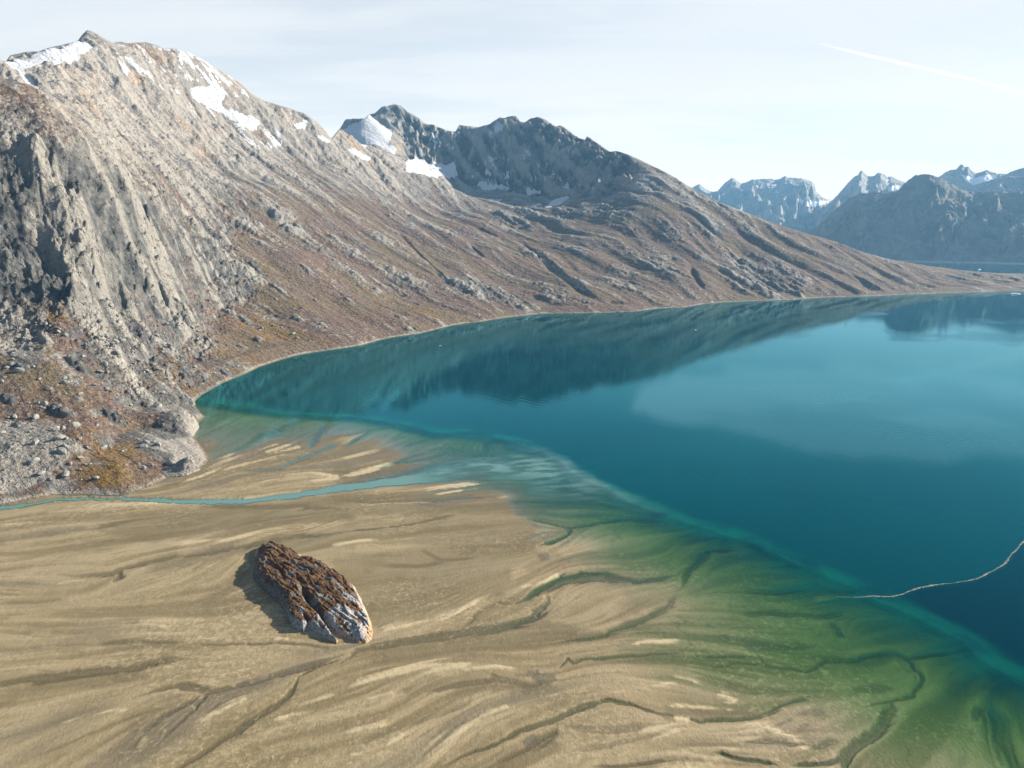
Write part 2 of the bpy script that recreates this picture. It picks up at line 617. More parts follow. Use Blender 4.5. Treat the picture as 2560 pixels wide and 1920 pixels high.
lump = billow(34, 3, 37) * 0.55 + billow(15, 2, 57) * 0.45             # rounded outcrops and blocks with hollows between
lump3 = billow(6.5, 2, 77) * sstep(1500, 900, RR) + billow(13, 2, 87) * sstep(1000, 1800, RR) * 1.9
lump2 = billow(95, 4, 67)
cr_ = bandn(math.radians(-58), 120, 20, 4, 41)
crack = np.exp(-(cr_ / 0.045) ** 2) * (fbm(X, Y, 60, 3, 44) > -0.1)
dz += str1 * 2.2 * dist_scale * land
dz += str2 * (1 - 0.75 * sstep(0.45, 0.8, SLOPE_B) * sstep(2200, 1500, RR)) * (0.4 + 0.8 * rocky) * dist_scale * land
dz += str3 * (1 - 0.6 * sstep(0.45, 0.8, SLOPE_B) * sstep(2200, 1500, RR)) * (0.25 + 0.5 * rocky) * dist_scale * land
dz += blob * 3 * dist_scale * land
dz += (lump2 - 0.8) * (1.2 + 4.5 * rocky) * np.clip(RR / 1500, 0.5, 1.0) * land
dz += (lump - 0.8) * (0.9 + 2.2 * rocky) * land * np.clip(RR / 1000, 0.6, 1.1)
lump4 = billow(3.2, 1, 97) * sstep(1500, 900, RR)
dz += (lump3 - 0.8) * (0.35 + 0.85 * rocky + 1.3 * cl) * land + (lump4 - 0.6) * (0.25 + 0.3 * rocky + 0.3 * cl) * land * sstep(1500, 1000, RR)
dz -= crack * cl * 7
qn = fbm(X + wx * .4 - 0.8 * Zb, Y + wy * .4 + 0.8 * Zb, 50, 4, 46) * 6 + bandn(math.radians(-56), 90, 26, 3, 48) * 3
step_ = np.floor(qn) + sstep(0.62, 1.0, qn - np.floor(qn))
qn2 = bandn(math.radians(-60), 60, 13, 3, 49) * 5
step2 = np.floor(qn2) + sstep(0.55, 1.0, qn2 - np.floor(qn2))
dz += cl * ((flute - 0.4) * 4 + step_ * 3.2 + step2 * 1.7 + (lump - 0.8) * 4.5 + (ridged(Xw, Yw, 70, 5, 43) - 0.4) * 10)
frac = (1 - cl) * sstep(0.42, 0.75, SLOPE_B) * sstep(2300, 1500, RR) * sstep(700, 900, RR)
dz += frac * ((step_ - qn) * 5.0 + (step2 - qn2) * 1.0 + (lump - 0.8) * 2.6 + (lump2 - 0.8) * 4.0 + (lump3 - 0.8) * 0.9)
OUTC = [(152, 290, 34, 13, 13, -50), (170, 298, 42, 12, 15, -48), (186, 312, 30, 10, 10, -45), (229, 306, 30, 12, 12, -45), (247, 318, 34, 9, 9, -45), (43, 339, 14, 7, 5, -40), (74, 361, 17, 8, 6, -40), (82, 367, 12, 7, 5, -30), (105, 372, 14, 7, 4.5, -40), (88, 340, 12, 6, 4, -40), (60, 405, 12, 7, 4, -20), (72, 410, 13, 7, 4.5, -20),
        (110, 412, 12, 5, 3.5, -30), (121, 418, 9, 5, 3, -30), (196, 391, 9, 6, 4, -35), (200, 417, 8, 5, 3.5, -30), (186, 372, 16, 8, 5, -40), (225, 370, 18, 8, 5, -40), (205, 358, 18, 8, 5, -45), (173, 346, 18, 7, 4.5, -45), (262, 338, 18, 8, 5, -45), (245, 345, 16, 7, 4, -45), (215, 340, 20, 8, 5, -45), (130, 385, 12, 6, 3.5, -40), (150, 402, 13, 6, 3.5, -40), (95, 445, 7, 4, 2.2, -20),
        (300, 318, 26, 9, 6, -45), (325, 325, 20, 8, 5, -45), (350, 300, 30, 9, 6, -45), (280, 290, 36, 9, 7, -42), (310, 270, 40, 10, 8, -42), (200, 250, 36, 9, 9, -45), (255, 262, 40, 9, 8, -42), (18, 420, 9, 5, 3, -20), (5, 395, 12, 6, 4, -20), (120, 350, 14, 7, 4, -40), (140, 330, 18, 8, 5, -45), (20, 365, 14, 7, 4, -40), (35, 310, 16, 8, 5, -50), (100, 315, 18, 8, 5, -50), (155, 352, 14, 7, 4, -40), (380, 290, 30, 10, 6, -48), (420, 300, 30, 10, 6, -50), (400, 315, 24, 9, 5, -50), (640, 280, 40, 14, 7, -62), (735, 275, 40, 14, 7, -66), (780, 285, 40, 14, 6, -66), (680, 255, 45, 15, 8, -62), (560, 285, 40, 13, 6, -58)]
outc = np.zeros(X.shape, np.float32)
PX0, PY0 = proj(X, Y, Zb)
for ox, oy, ol, ow, oh, oa in OUTC:
    q_ = (np.abs(PX0 - ox) < 2.5) & (np.abs(PY0 - oy) < 2.5)
    if not q_.any():
        continue
    i_ = np.unravel_index(np.argmin(np.where(q_, RR, 1e9)), X.shape)
    ca_, sa_ = math.cos(math.radians(oa)), math.sin(math.radians(oa))
    m = (np.abs(X - X[i_]) < 2.2 * ol) & (np.abs(Y - Y[i_]) < 2.2 * ol)
    ex, ey = X[m] - X[i_] + wx[m] * 0.18, Y[m] - Y[i_] + wy[m] * 0.18
    a_ = (ex * ca_ + ey * sa_) / ol
    b_ = (-ex * sa_ + ey * ca_) / ow
    b_ = np.where((ex * sa_ - ey * ca_) > 0, b_ * 1.6, b_ * 0.75)
    rr2 = a_ * a_ + b_ * b_ + 0.9 * fbm(X[m], Y[m], ow * 1.3, 4, 99) + 0.25
    bump = sstep(1.0, 0.25, rr2) * (0.8 + 0.35 * (1 - a_))
    dz[m] += oh * bump * (0.5 if ol >= 24 and ox > 195 else 0.75)
    outc[m] = np.maximum(outc[m], sstep(1.1, 0.7, rr2))
dz += hw * ((flute2 - 0.4) * 45 + (ridged(Xw, Yw, 90, 5, 47) - 0.4) * 26 + (lump2 - 0.8) * 13 + (lump - 0.8) * 4 + (bandn(math.radians(-72), 70, 20, 4, 147, True) - 0.4) * 16)
dz += topA * (ridged(Xw, Yw, 120, 5, 81) - 0.4) * 15

# clefts and outcrop steps: (polyline in the photograph, distance, width m, depth m)
CLEFTS = [([(34, 212), (42, 232), (50, 250), (57, 272)], 1090, 15, 34), ([(52, 236), (58, 256), (60, 268)], 1080, 8, 18), ([(56, 160), (66, 176), (80, 198)], 1170, 6, 16),
          ([(140, 191), (145, 205), (151, 221)], 1270, 7, 16), ([(128, 202), (136, 213), (143, 222)], 1210, 6, 14), ([(91, 244), (104, 262), (124, 288)], 1090, 12, 24),
          ([(3, 150), (8, 175), (16, 205)], 1140, 4, 8), ([(80, 155), (88, 168)], 1200, 5, 12), ([(118, 225), (126, 240)], 1160, 5, 10), ([(148, 278), (152, 292), (150, 300)], 1090, 9, 16), ([(163, 284), (176, 298), (186, 312)], 1090, 10, 20), ([(225, 300), (230, 310)], 1300, 7, 12),
          ([(190, 206), (205, 214), (225, 230)], 1450, 7, 10), ([(520, 241), (548, 262), (573, 281), (601, 302)], 2150, 14, 15), ([(608, 299), (622, 303), (636, 304)], 1850, 12, 14), ([(691, 262), (698, 276), (704, 291)], 2350, 12, 14), ([(664, 268), (690, 278), (712, 288)], 2300, 8, 10), ([(715, 262), (735, 270)], 2450, 8, 9), ([(470, 245), (485, 258)], 2200, 8, 9), ([(478, 226), (500, 238)], 2500, 10, 10), ([(848, 272), (868, 286), (885, 293)], 2700, 10, 10), ([(398, 232), (430, 262), (450, 285)], 1950, 8, 8), ([(740, 268), (762, 280)], 2400, 8, 8), ([(20, 250), (28, 270)], 1060, 6, 12), ([(70, 215), (76, 240)], 1100, 5, 12), ([(105, 200), (112, 225)], 1160, 5, 12)]
for poly, D, wd, dp in CLEFTS:
    pl = [at(a, b, D)[:2] for a, b in poly]
    # set the line on the land: march the ray to the base surface
    out = []
    for a, b in poly:
        ds = np.linspace(D * 0.75, D * 1.35, 200)
        w = np.array([at(a, b, d) for d in ds])
        zz = BASE(w[:, 0], w[:, 1])
        hit = np.argmax(zz > w[:, 2]) if (zz > w[:, 2]).any() else 100
        out.append(w[hit, :2])
    x0, x1 = min(o[0] for o in out) - 60, max(o[0] for o in out) + 60
    y0, y1 = min(o[1] for o in out) - 60, max(o[1] for o in out) + 60
    m = (X > x0) & (X < x1) & (Y > y0) & (Y < y1)
    xm, ym = X[m] + wx[m] * 0.10, Y[m] + wy[m] * 0.10
    d, t = seg_dist(xm, ym, out)
    o0, o1 = np.array(out[0]), np.array(out[-1])
    lf = ((o1 - o0)[0] * (ym - o0[1]) - (o1 - o0)[1] * (xm - o0[0])) < 0      # the side away from the sun is long, the other is a steep wall
    wdd = np.where(lf, wd * 1.25, wd * 0.45)
    dz[m] -= dp * np.exp(-(d / wdd) ** 2) * np.clip(np.sin(np.clip(t, 0, 1) * np.pi) * 1.6, 0.1, 1)
PXs, PYs = proj(X, Y, np.maximum(Zb, np.minimum(np.maximum(crA, crB), Zb + 60)))
SNOW = [(T(1, [(20, 400), (100, 468), (190, 440), (270, 425), (450, 398), (545, 340), (605, 312), (555, 268), (400, 296), (310, 315), (250, 340), (150, 385)]), 2000, 3000, 1.0),
        (T(1, [(60, 400), (110, 460), (150, 520), (220, 580), (265, 650), (290, 715), (312, 700), (290, 640), (240, 565), (180, 495), (140, 440)]), 1500, 2500, 0.9),
        (T(1, [(1200, 560), (1300, 553), (1400, 565), (1465, 590), (1440, 640), (1420, 690), (1500, 705), (1620, 735), (1690, 780), (1650, 835), (1560, 805), (1450, 745), (1350, 695), (1260, 630)]), 2200, 3100, 0.95),
        (T(1, [(1060, 320), (1180, 320), (1290, 370), (1400, 440), (1510, 505), (1520, 560), (1400, 470), (1280, 440), (1160, 440)]), 2500, 3100, 0.5),
        (T(1, [(600, 300), (760, 330), (900, 420), (1060, 520), (1200, 600), (1100, 600), (900, 520), (760, 420)]), 2000, 3000, 0.32),
        (T(1, [(1640, 820), (1800, 850), (1820, 920), (1740, 950), (1660, 880)]), 2200, 3100, 0.5),
        (T(1, [(1900, 800), (1990, 775), (2000, 810), (1930, 845)]), 2500, 3300, 0.9),
        (T(1, [(1990, 850), (2130, 900), (2140, 930), (2060, 900)]), 2500, 3300, 0.8),
        (T(2, [(-30, 860), (60, 812), (170, 762), (235, 748), (240, 800), (330, 845), (322, 900), (300, 946), (170, 946), (-30, 945)]), 3050, 5000, 1.0),
        (T(2, [(180, 930), (330, 945), (360, 960), (340, 990), (270, 955)]), 3000, 5000, 0.9),
        (T(2, [(20, 945), (100, 968), (210, 1032), (170, 1037), (80, 1004)]), 2500, 3400, 0.95),
        (T(2, [(420, 1030), (480, 1016), (610, 1050), (720, 1036), (765, 1110), (740, 1138), (610, 1142), (540, 1122), (420, 1122)]), 3000, 4600, 0.95),
        (T(2, [(918, 1052), (952, 1058), (952, 1092), (1024, 1120), (980, 1132), (918, 1102)]), 3000, 4600, 0.9),
        (T(2, [(848, 1163), (960, 1183), (1050, 1183), (1125, 1188), (1060, 1222), (1000, 1222), (940, 1248), (898, 1202)]), 3000, 4600, 0.9),
        (T(2, [(955, 1273), (1010, 1293), (1064, 1283), (1020, 1308), (980, 1303)]), 3000, 4600, 0.9),
        (T(2, [(1192, 1203), (1230, 1233), (1304, 1196), (1292, 1227), (1200, 1278)]), 3000, 4600, 0.85),
        (T(2, [(1236, 1325), (1314, 1297), (1250, 1349)]), 2800, 4600, 0.8),
        (T(2, [(1306, 1344), (1370, 1288), (1494, 1243), (1450, 1298), (1380, 1324)]), 2800, 4600, 0.85),
        (T(2, [(940, 870), (1000, 800), (1060, 765), (1040, 840), (960, 900), (860, 945)]), 3400, 4600, 0.5),
        (T(2, [(1150, 1020), (1200, 970), (1280, 945), (1260, 985), (1190, 1010)]), 3400, 4600, 0.55),
        (T(2, [(760, 820), (880, 822), (960, 810), (900, 850), (790, 850)]), 3400, 4600, 0.4),
        (T(2, [(520, 800), (640, 830), (760, 870), (760, 960), (620, 930), (500, 860)]), 3400, 4700, 0.3), (T(2, [(800, 1060), (1000, 1000), (1300, 1040), (1500, 1120), (1500, 1220), (1100, 1160), (860, 1140)]), 3000, 4600, 0.26),
        (T(1, [(740, 285), (960, 285), (1160, 330), (1400, 450), (1560, 560), (1640, 640), (1500, 620), (1280, 520), (1000, 420), (800, 340)]), 2400, 3200, 0.34), (T(1, [(1180, 640), (1500, 760), (1640, 850), (1800, 900), (1700, 960), (1450, 830), (1250, 720)]), 2200, 3200, 0.3)]
snow = np.zeros(X.shape, np.float32)
sn1 = fbm(X, Y, 55, 5, 141)
jx = fbm(X, Y, 60, 4, 131) * 2.5
jy = fbm(X, Y, 60, 4, 137) * 1.8
for poly, r0, r1, amt in SNOW:
    m = blur((inside(PXs + jx, PYs + jy, poly) & (RR > r0) & (RR < r1)).astype(np.float32), 5 if amt > 0.7 else 9)
    if amt > 0.7:
        e_ = sstep(0.40, 0.62, m + sn1 * 0.34 + str3 * 0.05)
    else:
        e_ = sstep(0.0, 0.6, m) * sstep(0.62 - amt, 1.02 - amt, 0.30 + sn1 * 0.9 + str3 * 0.16)
    snow = np.maximum(snow, e_)
dz *= 1 - 0.75 * blur(snow * (RR > 1900), 2)
Zfull = Zb + dz * sstep(2, 55, near_crest) 
rough_c = fbm(Xw, Yw, 60, 4, 91) + 0.9 * (ridged(X, Y, 38, 3, 92) - 0.45)
Zc = np.maximum(crA + rough_c * 5 * sstep(0, 1, 1), crB + rough_c * 9)
Zm = np.maximum(Zfull, np.minimum(Zc, Zb + 60))
skl = sorted([(ray(a_, b_)) for a_, b_, _d in RIDGE_A] + [ray(a_, b_) for a_, b_, _d in RIDGE_B if a_ > 332], key=lambda q_: math.atan2(q_[0], q_[1]))
sk_a = np.array([math.atan2(q_[0], q_[1]) for q_ in skl])
sk_t = np.array([q_[2] / math.hypot(q_[0], q_[1]) for q_ in skl])
sk_d = np.interp(AZ, [math.atan2(*at(*q_)[:2]) for q_ in RIDGE_A] + [math.atan2(*at(*q_)[:2]) for q_ in RIDGE_B if q_[0] > 332], [q_[2] for q_ in RIDGE_A] + [q_[2] for q_ in RIDGE_B if q_[0] > 332])
cap = CAM_H + np.interp(AZ, sk_a, sk_t, left=sk_t[0]) * RR + np.clip(RR - sk_d, 0, 60) * 0 + fbm(X, Y, 35, 4, 95) * np.where(AZ > math.radians(-13), 5.0, 2.5)
capon = (AZ > sk_a[0]) & (RR > sk_d * 0.70)
Zm = np.where(capon, np.minimum(Zm, cap), Zm)
# beach rim: level the first metres above the water
Zm = np.where(Zb < 6, Zb + (Zm - Zb) * sstep(0, 6, Zb), Zm).astype(np.float32)

SHG = np.array([ground(*q) for q in SHORE])
near = (RR < 3900) & (Zb < 45)
sdist, _ = seg_dist(X[near], Y[near], SHG)
lakepoly = np.vstack([[[-2000, 300]], [[-1200, 620]], SHG, [[2600, 3300], [4000, 3300], [4000, -500], [-2000, -500]]])
wetside = inside(X[near], Y[near], lakepoly)
zn = Zm[near]
zn = np.where(wetside, np.minimum(zn, -1.5 - 0.25 * sdist), np.maximum(zn, np.minimum(0.2 + 0.30 * sdist, 12)))
Zm[near] = zn
PX, PY = proj(X, Y, Zm)
gy = np.gradient(Zm, axis=1) / np.gradient(RR, axis=1)
ga = np.gradient(Zm, axis=0) / (RR * (az[1] - az[0]))
slope = np.hypot(gy, ga)
# smooth snow over small relief
patchy = fbm(X, Y, 48, 5, 155)
veg = sstep(0.55, -0.45, fbm(X, Y, 210, 6, 151) * 0.8 + patchy * (0.4 + 0.5 * sstep(1300, 700, RR)) + 0.16 * str1 + 0.15 * str2 + 0.08 * str3 + 0.55 * (lump - 0.8) + 0.25 * (lump2 - 0.8) + (0.20 + 0.22 * sstep(900, 1500, RR)) * (lump3 - 0.8) + 0.26 * sstep(1500, 1000, RR) * sstep(160, 40, Zb) + (rocky - 0.5) * 0.5 + np.where(RR < 1500, sstep(300, 520, Zb), np.where(RR < 1900, sstep(190 + (1900 - RR) * 0.27, 420 + (1900 - RR) * 0.25, Zb), sstep(190, 420, Zb))) * 0.95 - 0.16 + 0.25 * sstep(1100, 800, RR) + 0.5 * sstep(250, 330, Zb) * sstep(-26, -32, np.degrees(AZ)))
veg *= 1 - 0.93 * sstep(1.15, 1.9, slope)
veg *= sstep(1.2, 3.5, Zm) * (1 - 0.9 * outc)
rub = inside(PX + jx * 2, PY + jy * 2, T(4, [(-300, 1040), (0, 1060), (330, 1050), (420, 1180), (560, 1240), (430, 1330), (300, 1450), (100, 1540), (-300, 1560)])) & (RR < 900)
fan = inside(PX + jx, PY + jy, T(4, [(1060, 1190), (1250, 1170), (1310, 1250), (1370, 1320), (1290, 1400), (1090, 1450), (1040, 1400), (1130, 1300)])) & (RR < 1000)
rub, fan = blur(rub.astype(np.float32), 4), blur(fan.astype(np.float32), 3)
veg *= (1 - 0.72 * rub) * (1 - fan)
hp = blur((inside(PX + jx * 2, PY + jy * 2, T(4, [(330, 1060), (700, 1080), (900, 1180), (1000, 1300), (1090, 1440), (950, 1500), (850, 1545), (480, 1560), (430, 1470), (560, 1260), (420, 1170)])) & (RR < 1000)).astype(np.float32), 5)
veg = np.clip(veg + 0.5 * hp * (patchy > -0.25), 0, 1)
veg *= 1 - 0.8 * np.clip(cl, 0, 1) * sstep(0.35, 0.6, slope)
veg *= (1 - 0.9 * hw)
och = sstep(0.05, 0.5, fbm(X, Y, 130, 5, 161) + 0.3 * cl) * sstep(420, 200, Zb) * sstep(2300, 900, RR)
scree = np.maximum(sstep(0.1, 1.3, str1 + 0.4 * str2 + 0.6 * sstep(180, 450, Zb)) * (1 - veg), np.maximum(fan, 0.8 * rub))

faces = grid_faces(NA, NR)
Vx = np.stack([X, Y, Zm], -1).reshape(-1, 3)
fz = Zm[:-1, :-1] > -14
# which side of the valley: the snowy head of the valley and the headwall belong to the second mountain
side = ((np.degrees(AZ) > np.interp(RR, [500, 1350, 1700, 2300, 2900, 3150, 3300, 3500, 5000], [60, 60, 7, 0.5, -5.0, -6.0, -9.0, -14.5, -14.5])))[:-1, :-1]
ATT = dict(veg=veg, och=och, scree=scree, snow=snow, rocky=rocky, cliff=np.clip(cl, 0, 1), wall=hw, wshade=flute2 + 0.35 * str2 * 0.3 + 0.35 * (lump2 - 0.8), streak=str2 * 0.6 + str3 * 0.6, hgt=Zm)


def mountain_material():
    m, k = new_mat('mountain_ground')
    geo = k.n('ShaderNodeNewGeometry').outputs['Position']
    mp = k.mapping(geo, rot=(0, 0, -DN), scale=(1, 1, 1))
    st = k.mapping(mp, scale=(0.25, 1, 1))
    n1 = k.noise(st, 0.05, 6, 0.62)
    n2 = k.noise(geo, 0.22, 5, 0.65)
    n3 = k.noise(st, 0.012, 5, 0.6)
    n4 = k.noise(geo, 0.9, 3, 0.6)
    hgt = k.attr('hgt')
    high = k.maprange(hgt, 150, 560)
    rock_lo = k.ramp(n1, [(0.34, (0.035, 0.035, 0.036)), (0.47, (0.10, 0.097, 0.090)), (0.60, (0.175, 0.168, 0.150)), (0.76, (0.29, 0.272, 0.238))])
    rock_hi = k.ramp(n1, [(0.28, (0.10, 0.092, 0.09)), (0.45, (0.25, 0.222, 0.195)), (0.6, (0.37, 0.322, 0.265)), (0.75, (0.47, 0.41, 0.335))])
    rock = k.mix(high, rock_lo, rock_hi)
    rust = k.maprange(k.noise(geo, 0.006, 4, 0.6), 0.52, 0.68, 0, 0.55)
    rock = k.mix(k.math('MULTIPLY', rust, high), rock, (0.46, 0.29, 0.16))
    rock = k.mix(k.maprange(n2, 0.34, 0.56, 0.75, 0.0), rock, (0.06, 0.057, 0.057))
    rock = k.mix(k.maprange(n2, 0.55, 0.70, 0.0, 0.5), rock, (0.40, 0.37, 0.32))
    rock = k.mix(k.maprange(n4, 0.34, 0.46, 0.35, 0.0), rock, (0.07, 0.067, 0.065))
    rock = k.mix(k.maprange(k.attr('streak'), -0.4, -1.8, 0.0, 0.6), rock, (0.105, 0.092, 0.095))
    rock = k.mix(k.maprange(k.attr('streak'), 0.3, 1.8, 0.0, 0.5), rock, (0.43, 0.385, 0.33))
    dark = k.math('MAXIMUM', k.math('MULTIPLY', k.attr('cliff'), 0.85), k.math('MULTIPLY', k.attr('wall'), 0.85))  # headwall colour darkened to deepen its shade; cliff rock is dark itself
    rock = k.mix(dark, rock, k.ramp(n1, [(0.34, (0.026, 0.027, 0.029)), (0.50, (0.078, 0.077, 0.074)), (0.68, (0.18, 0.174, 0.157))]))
    wp = k.math('ADD', k.attr('wshade'), k.math('MULTIPLY', k.math('SUBTRACT', n1, 0.5), 1.1))  # buttress relief painted as tone where the headwall shade is flat
    rock = k.mix(k.math('MULTIPLY', k.attr('wall'), 0.92), rock, k.ramp(wp, [(0.12, (0.028, 0.028, 0.030)), (0.36, (0.075, 0.073, 0.070)), (0.56, (0.15, 0.143, 0.132)), (0.78, (0.28, 0.262, 0.235))]))  # shade and relief of the headwall put into its colour
    scr = k.ramp(n2, [(0.3, (0.20, 0.183, 0.16)), (0.7, (0.37, 0.334, 0.285))])
    rock = k.mix(k.math('MULTIPLY', k.attr('scree'), 0.8), rock, scr)
    heath = k.ramp(n2, [(0.28, (0.040, 0.026, 0.022)), (0.45, (0.105, 0.066, 0.052)), (0.58, (0.165, 0.114, 0.085)), (0.74, (0.27, 0.215, 0.165))])
    heath = k.mix(k.maprange(n3, 0.42, 0.62), heath, k.ramp(n2, [(0.3, (0.058, 0.043, 0.026)), (0.7, (0.21, 0.155, 0.092))]))
    ochc = k.ramp(n2, [(0.3, (0.10, 0.062, 0.014)), (0.7, (0.27, 0.155, 0.03))])
    heath = k.mix(k.math('MULTIPLY', k.attr('och'), k.maprange(n1, 0.40, 0.58)), heath, ochc)
    vg = k.math('ADD', k.attr('veg'), k.math('MULTIPLY', k.math('SUBTRACT', k.math('ADD', k.math('MULTIPLY', n1, 0.6), k.math('MULTIPLY', n2, 0.4)), 0.5), 3.2))
    vg = k.maprange(vg, 0.25, 0.75)
    vg = k.math('MULTIPLY', vg, k.maprange(k.attr('veg'), 0.0, 0.12))
    col = k.mix(vg, rock, heath)
    # pale stones lying about
    vor = k.n('ShaderNodeTexVoronoi', feature='F1')
    k.put(vor.inputs['Vector'], geo)
    vor.inputs['Scale'].default_value = 0.16
    spk = k.maprange(vor.outputs['Distance'], 0.16, 0.30, 1, 0)
    sel = k.n('ShaderNodeSeparateColor')
    k.put(sel.inputs[0], vor.outputs['Color'])
    spk = k.math('MULTIPLY', spk, k.maprange(sel.outputs[0], 0.60, 0.66))
    col = k.mix(k.math('MULTIPLY', spk, 0.35), col, (0.33, 0.32, 0.285))
    # bare tide-washed rim
    rim = k.math('MULTIPLY', k.maprange(k.math('ADD', hgt, k.math('MULTIPLY', n2, 5.0)), 3.4, 5.2, 1, 0), k.maprange(k.noise(geo, 0.02, 4, 0.6), 0.38, 0.56, 0.1, 1.0))
    col = k.mix(rim, col, k.ramp(n2, [(0.3, (0.20, 0.165, 0.125)), (0.5, (0.34, 0.285, 0.22)), (0.7, (0.44, 0.38, 0.30))]))
    col = k.mix(k.maprange(hgt, 0.3, 1.6, 1, 0), col, (0.13, 0.11, 0.08))
    sn = k.math('ADD', k.attr('snow'), k.math('MULTIPLY', k.math('SUBTRACT', n1, 0.5), 0.9))
    col = k.mix(k.math('MULTIPLY', k.maprange(sn, 0.36, 0.64), k.maprange(k.attr('snow'), 0.05, 0.2)), col, k.mix(k.maprange(n2, 0.35, 0.65), (0.42, 0.43, 0.455), (0.58, 0.585, 0.60)))
    bh = k.math('ADD', k.math('MULTIPLY', n1, 6.0), k.math('ADD', k.math('MULTIPLY', n2, 2.2), k.math('MULTIPLY', n4, 0.5)))
    bh = k.math('ADD', bh, k.math('MULTIPLY', spk, 1.0))
    finish(k, col, 0.92, bh, 1.0, 1.6)
    return m


MAT_MTN = mountain_material()
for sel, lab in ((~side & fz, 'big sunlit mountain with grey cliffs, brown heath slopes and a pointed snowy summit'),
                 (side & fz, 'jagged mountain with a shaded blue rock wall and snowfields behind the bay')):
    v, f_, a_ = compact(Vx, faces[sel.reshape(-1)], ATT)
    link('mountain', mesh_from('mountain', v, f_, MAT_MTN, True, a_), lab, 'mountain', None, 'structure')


# ------------------------------------------------------------------ mountains across the fjord
def rock_far_material(name, rock0, rock1, snowline, snowamt):
    m, k = new_mat(name)
    geo = k.n('ShaderNodeNewGeometry').outputs['Position']
    n1 = k.noise(k.mapping(geo, scale=(1, 1, 0.35)), 0.008, 7, 0.62)
    n2 = k.noise(geo, 0.03, 5, 0.6)
    col = k.ramp(n1, [(0.32, rock0), (0.68, rock1)])
    col = k.mix(k.maprange(n2, 0.4, 0.65, 0.3, 0.0), col, (0.06, 0.06, 0.06))
    sn = k.maprange(k.math('ADD', k.attr('snow'), k.math('MULTIPLY', k.math('SUBTRACT', n2, 0.5), 0.5)), 0.42, 0.58)
    col = k.mix(sn, col, (0.85, 0.87, 0.9))
    rim = k.maprange(k.attr('hgt'), 5, 10, 1, 0)
    col = k.mix(rim, col, (0.4, 0.36, 0.3))
    finish(k, col, 0.95, k.math('MULTIPLY', n1, 40.0), 0.9, 1.5)
    return m


def far_range(name, crest, front, back, label, mat, snow_polys=(), spur=0.3, power=1.15, seed=0, step=0.0007, nr=260, base_z=-5.0, foot=None, dust=0.0):
    """a mountain built on its own crest line: crest = traced (x, y, distance)"""
    W3 = np.array([at(*q) for q in crest])
    ca = np.arctan2(W3[:, 0], W3[:, 1])
    cr = np.hypot(W3[:, 0], W3[:, 1])
    o = np.argsort(ca)
    ca, cr, cz = ca[o], cr[o], W3[o, 2]
    a = np.arange(ca[0] - 0.02, ca[-1] + 0.02, step)
    t = np.linspace(-1, 1, nr)                              # -1 foot, 0 crest, 1 behind
    A, Tt = np.meshgrid(a, t, indexing='ij')
    R0 = np.interp(A, ca, cr)
    Zc_ = np.interp(A, ca, cz)
    edge = sstep(ca[0] - 0.02, ca[0] + 0.002, A) * sstep(ca[-1] + 0.02, ca[-1] - 0.002, A)
    R = R0 + np.where(Tt < 0, Tt * front, Tt * back)
    if foot is not None:
        R = np.where(Tt < 0, R0 + Tt * (R0 - foot), R)
    x, y = R * np.sin(A), R * np.cos(A)
    prof = np.clip(1 - np.abs(Tt), 0, 1) ** power
    ht = (Zc_ - base_z) * prof * edge + base_z
    sc = cz.max() * 0.9
    arc = A * R0
    nz = (ridged(arc + fbm(x, y, sc * .5, 3, seed + 3) * sc * .3, R * 0.30, sc * 0.42, 6, seed) - 0.42) * sc * spur
    nz += fbm(x, y, sc * 0.25, 5, seed + 9) * sc * 0.08
    away = sstep(0, 0.30, np.abs(Tt))
    z = ht + nz * away * sstep(0.0, 0.25, prof) * edge + ridged(x, y, sc * 0.06, 3, seed + 5) * sc * 0.012 * edge
    px, py = proj(x, y, z)
    sn = np.zeros(z.shape, np.float32)
    for poly, amt in snow_polys:
        sn = np.maximum(sn, inside(px, py, poly) * amt)
    sn = blur(sn, 1)
    if dust:
        sn = np.maximum(sn, dust * sstep(0.55, 0.95, z / cz.max()) * sstep(0.1, 0.5, fbm(x, y, sc * .15, 4, seed + 21) + 0.3))
    f_ = grid_faces(len(a), nr)
    me = mesh_from(name, np.stack([x, y, z], -1).reshape(-1, 3), f_, mat, True, dict(snow=sn, hgt=z))
    return link(name, me, label, 'mountain', None, 'structure')


def withD(pts, D0, D1=None):
    n = len(pts)
    return [(p[0], p[1], D0 + (D1 - D0) * i / (n - 1) if D1 else D0) for i, p in enumerate(pts)]


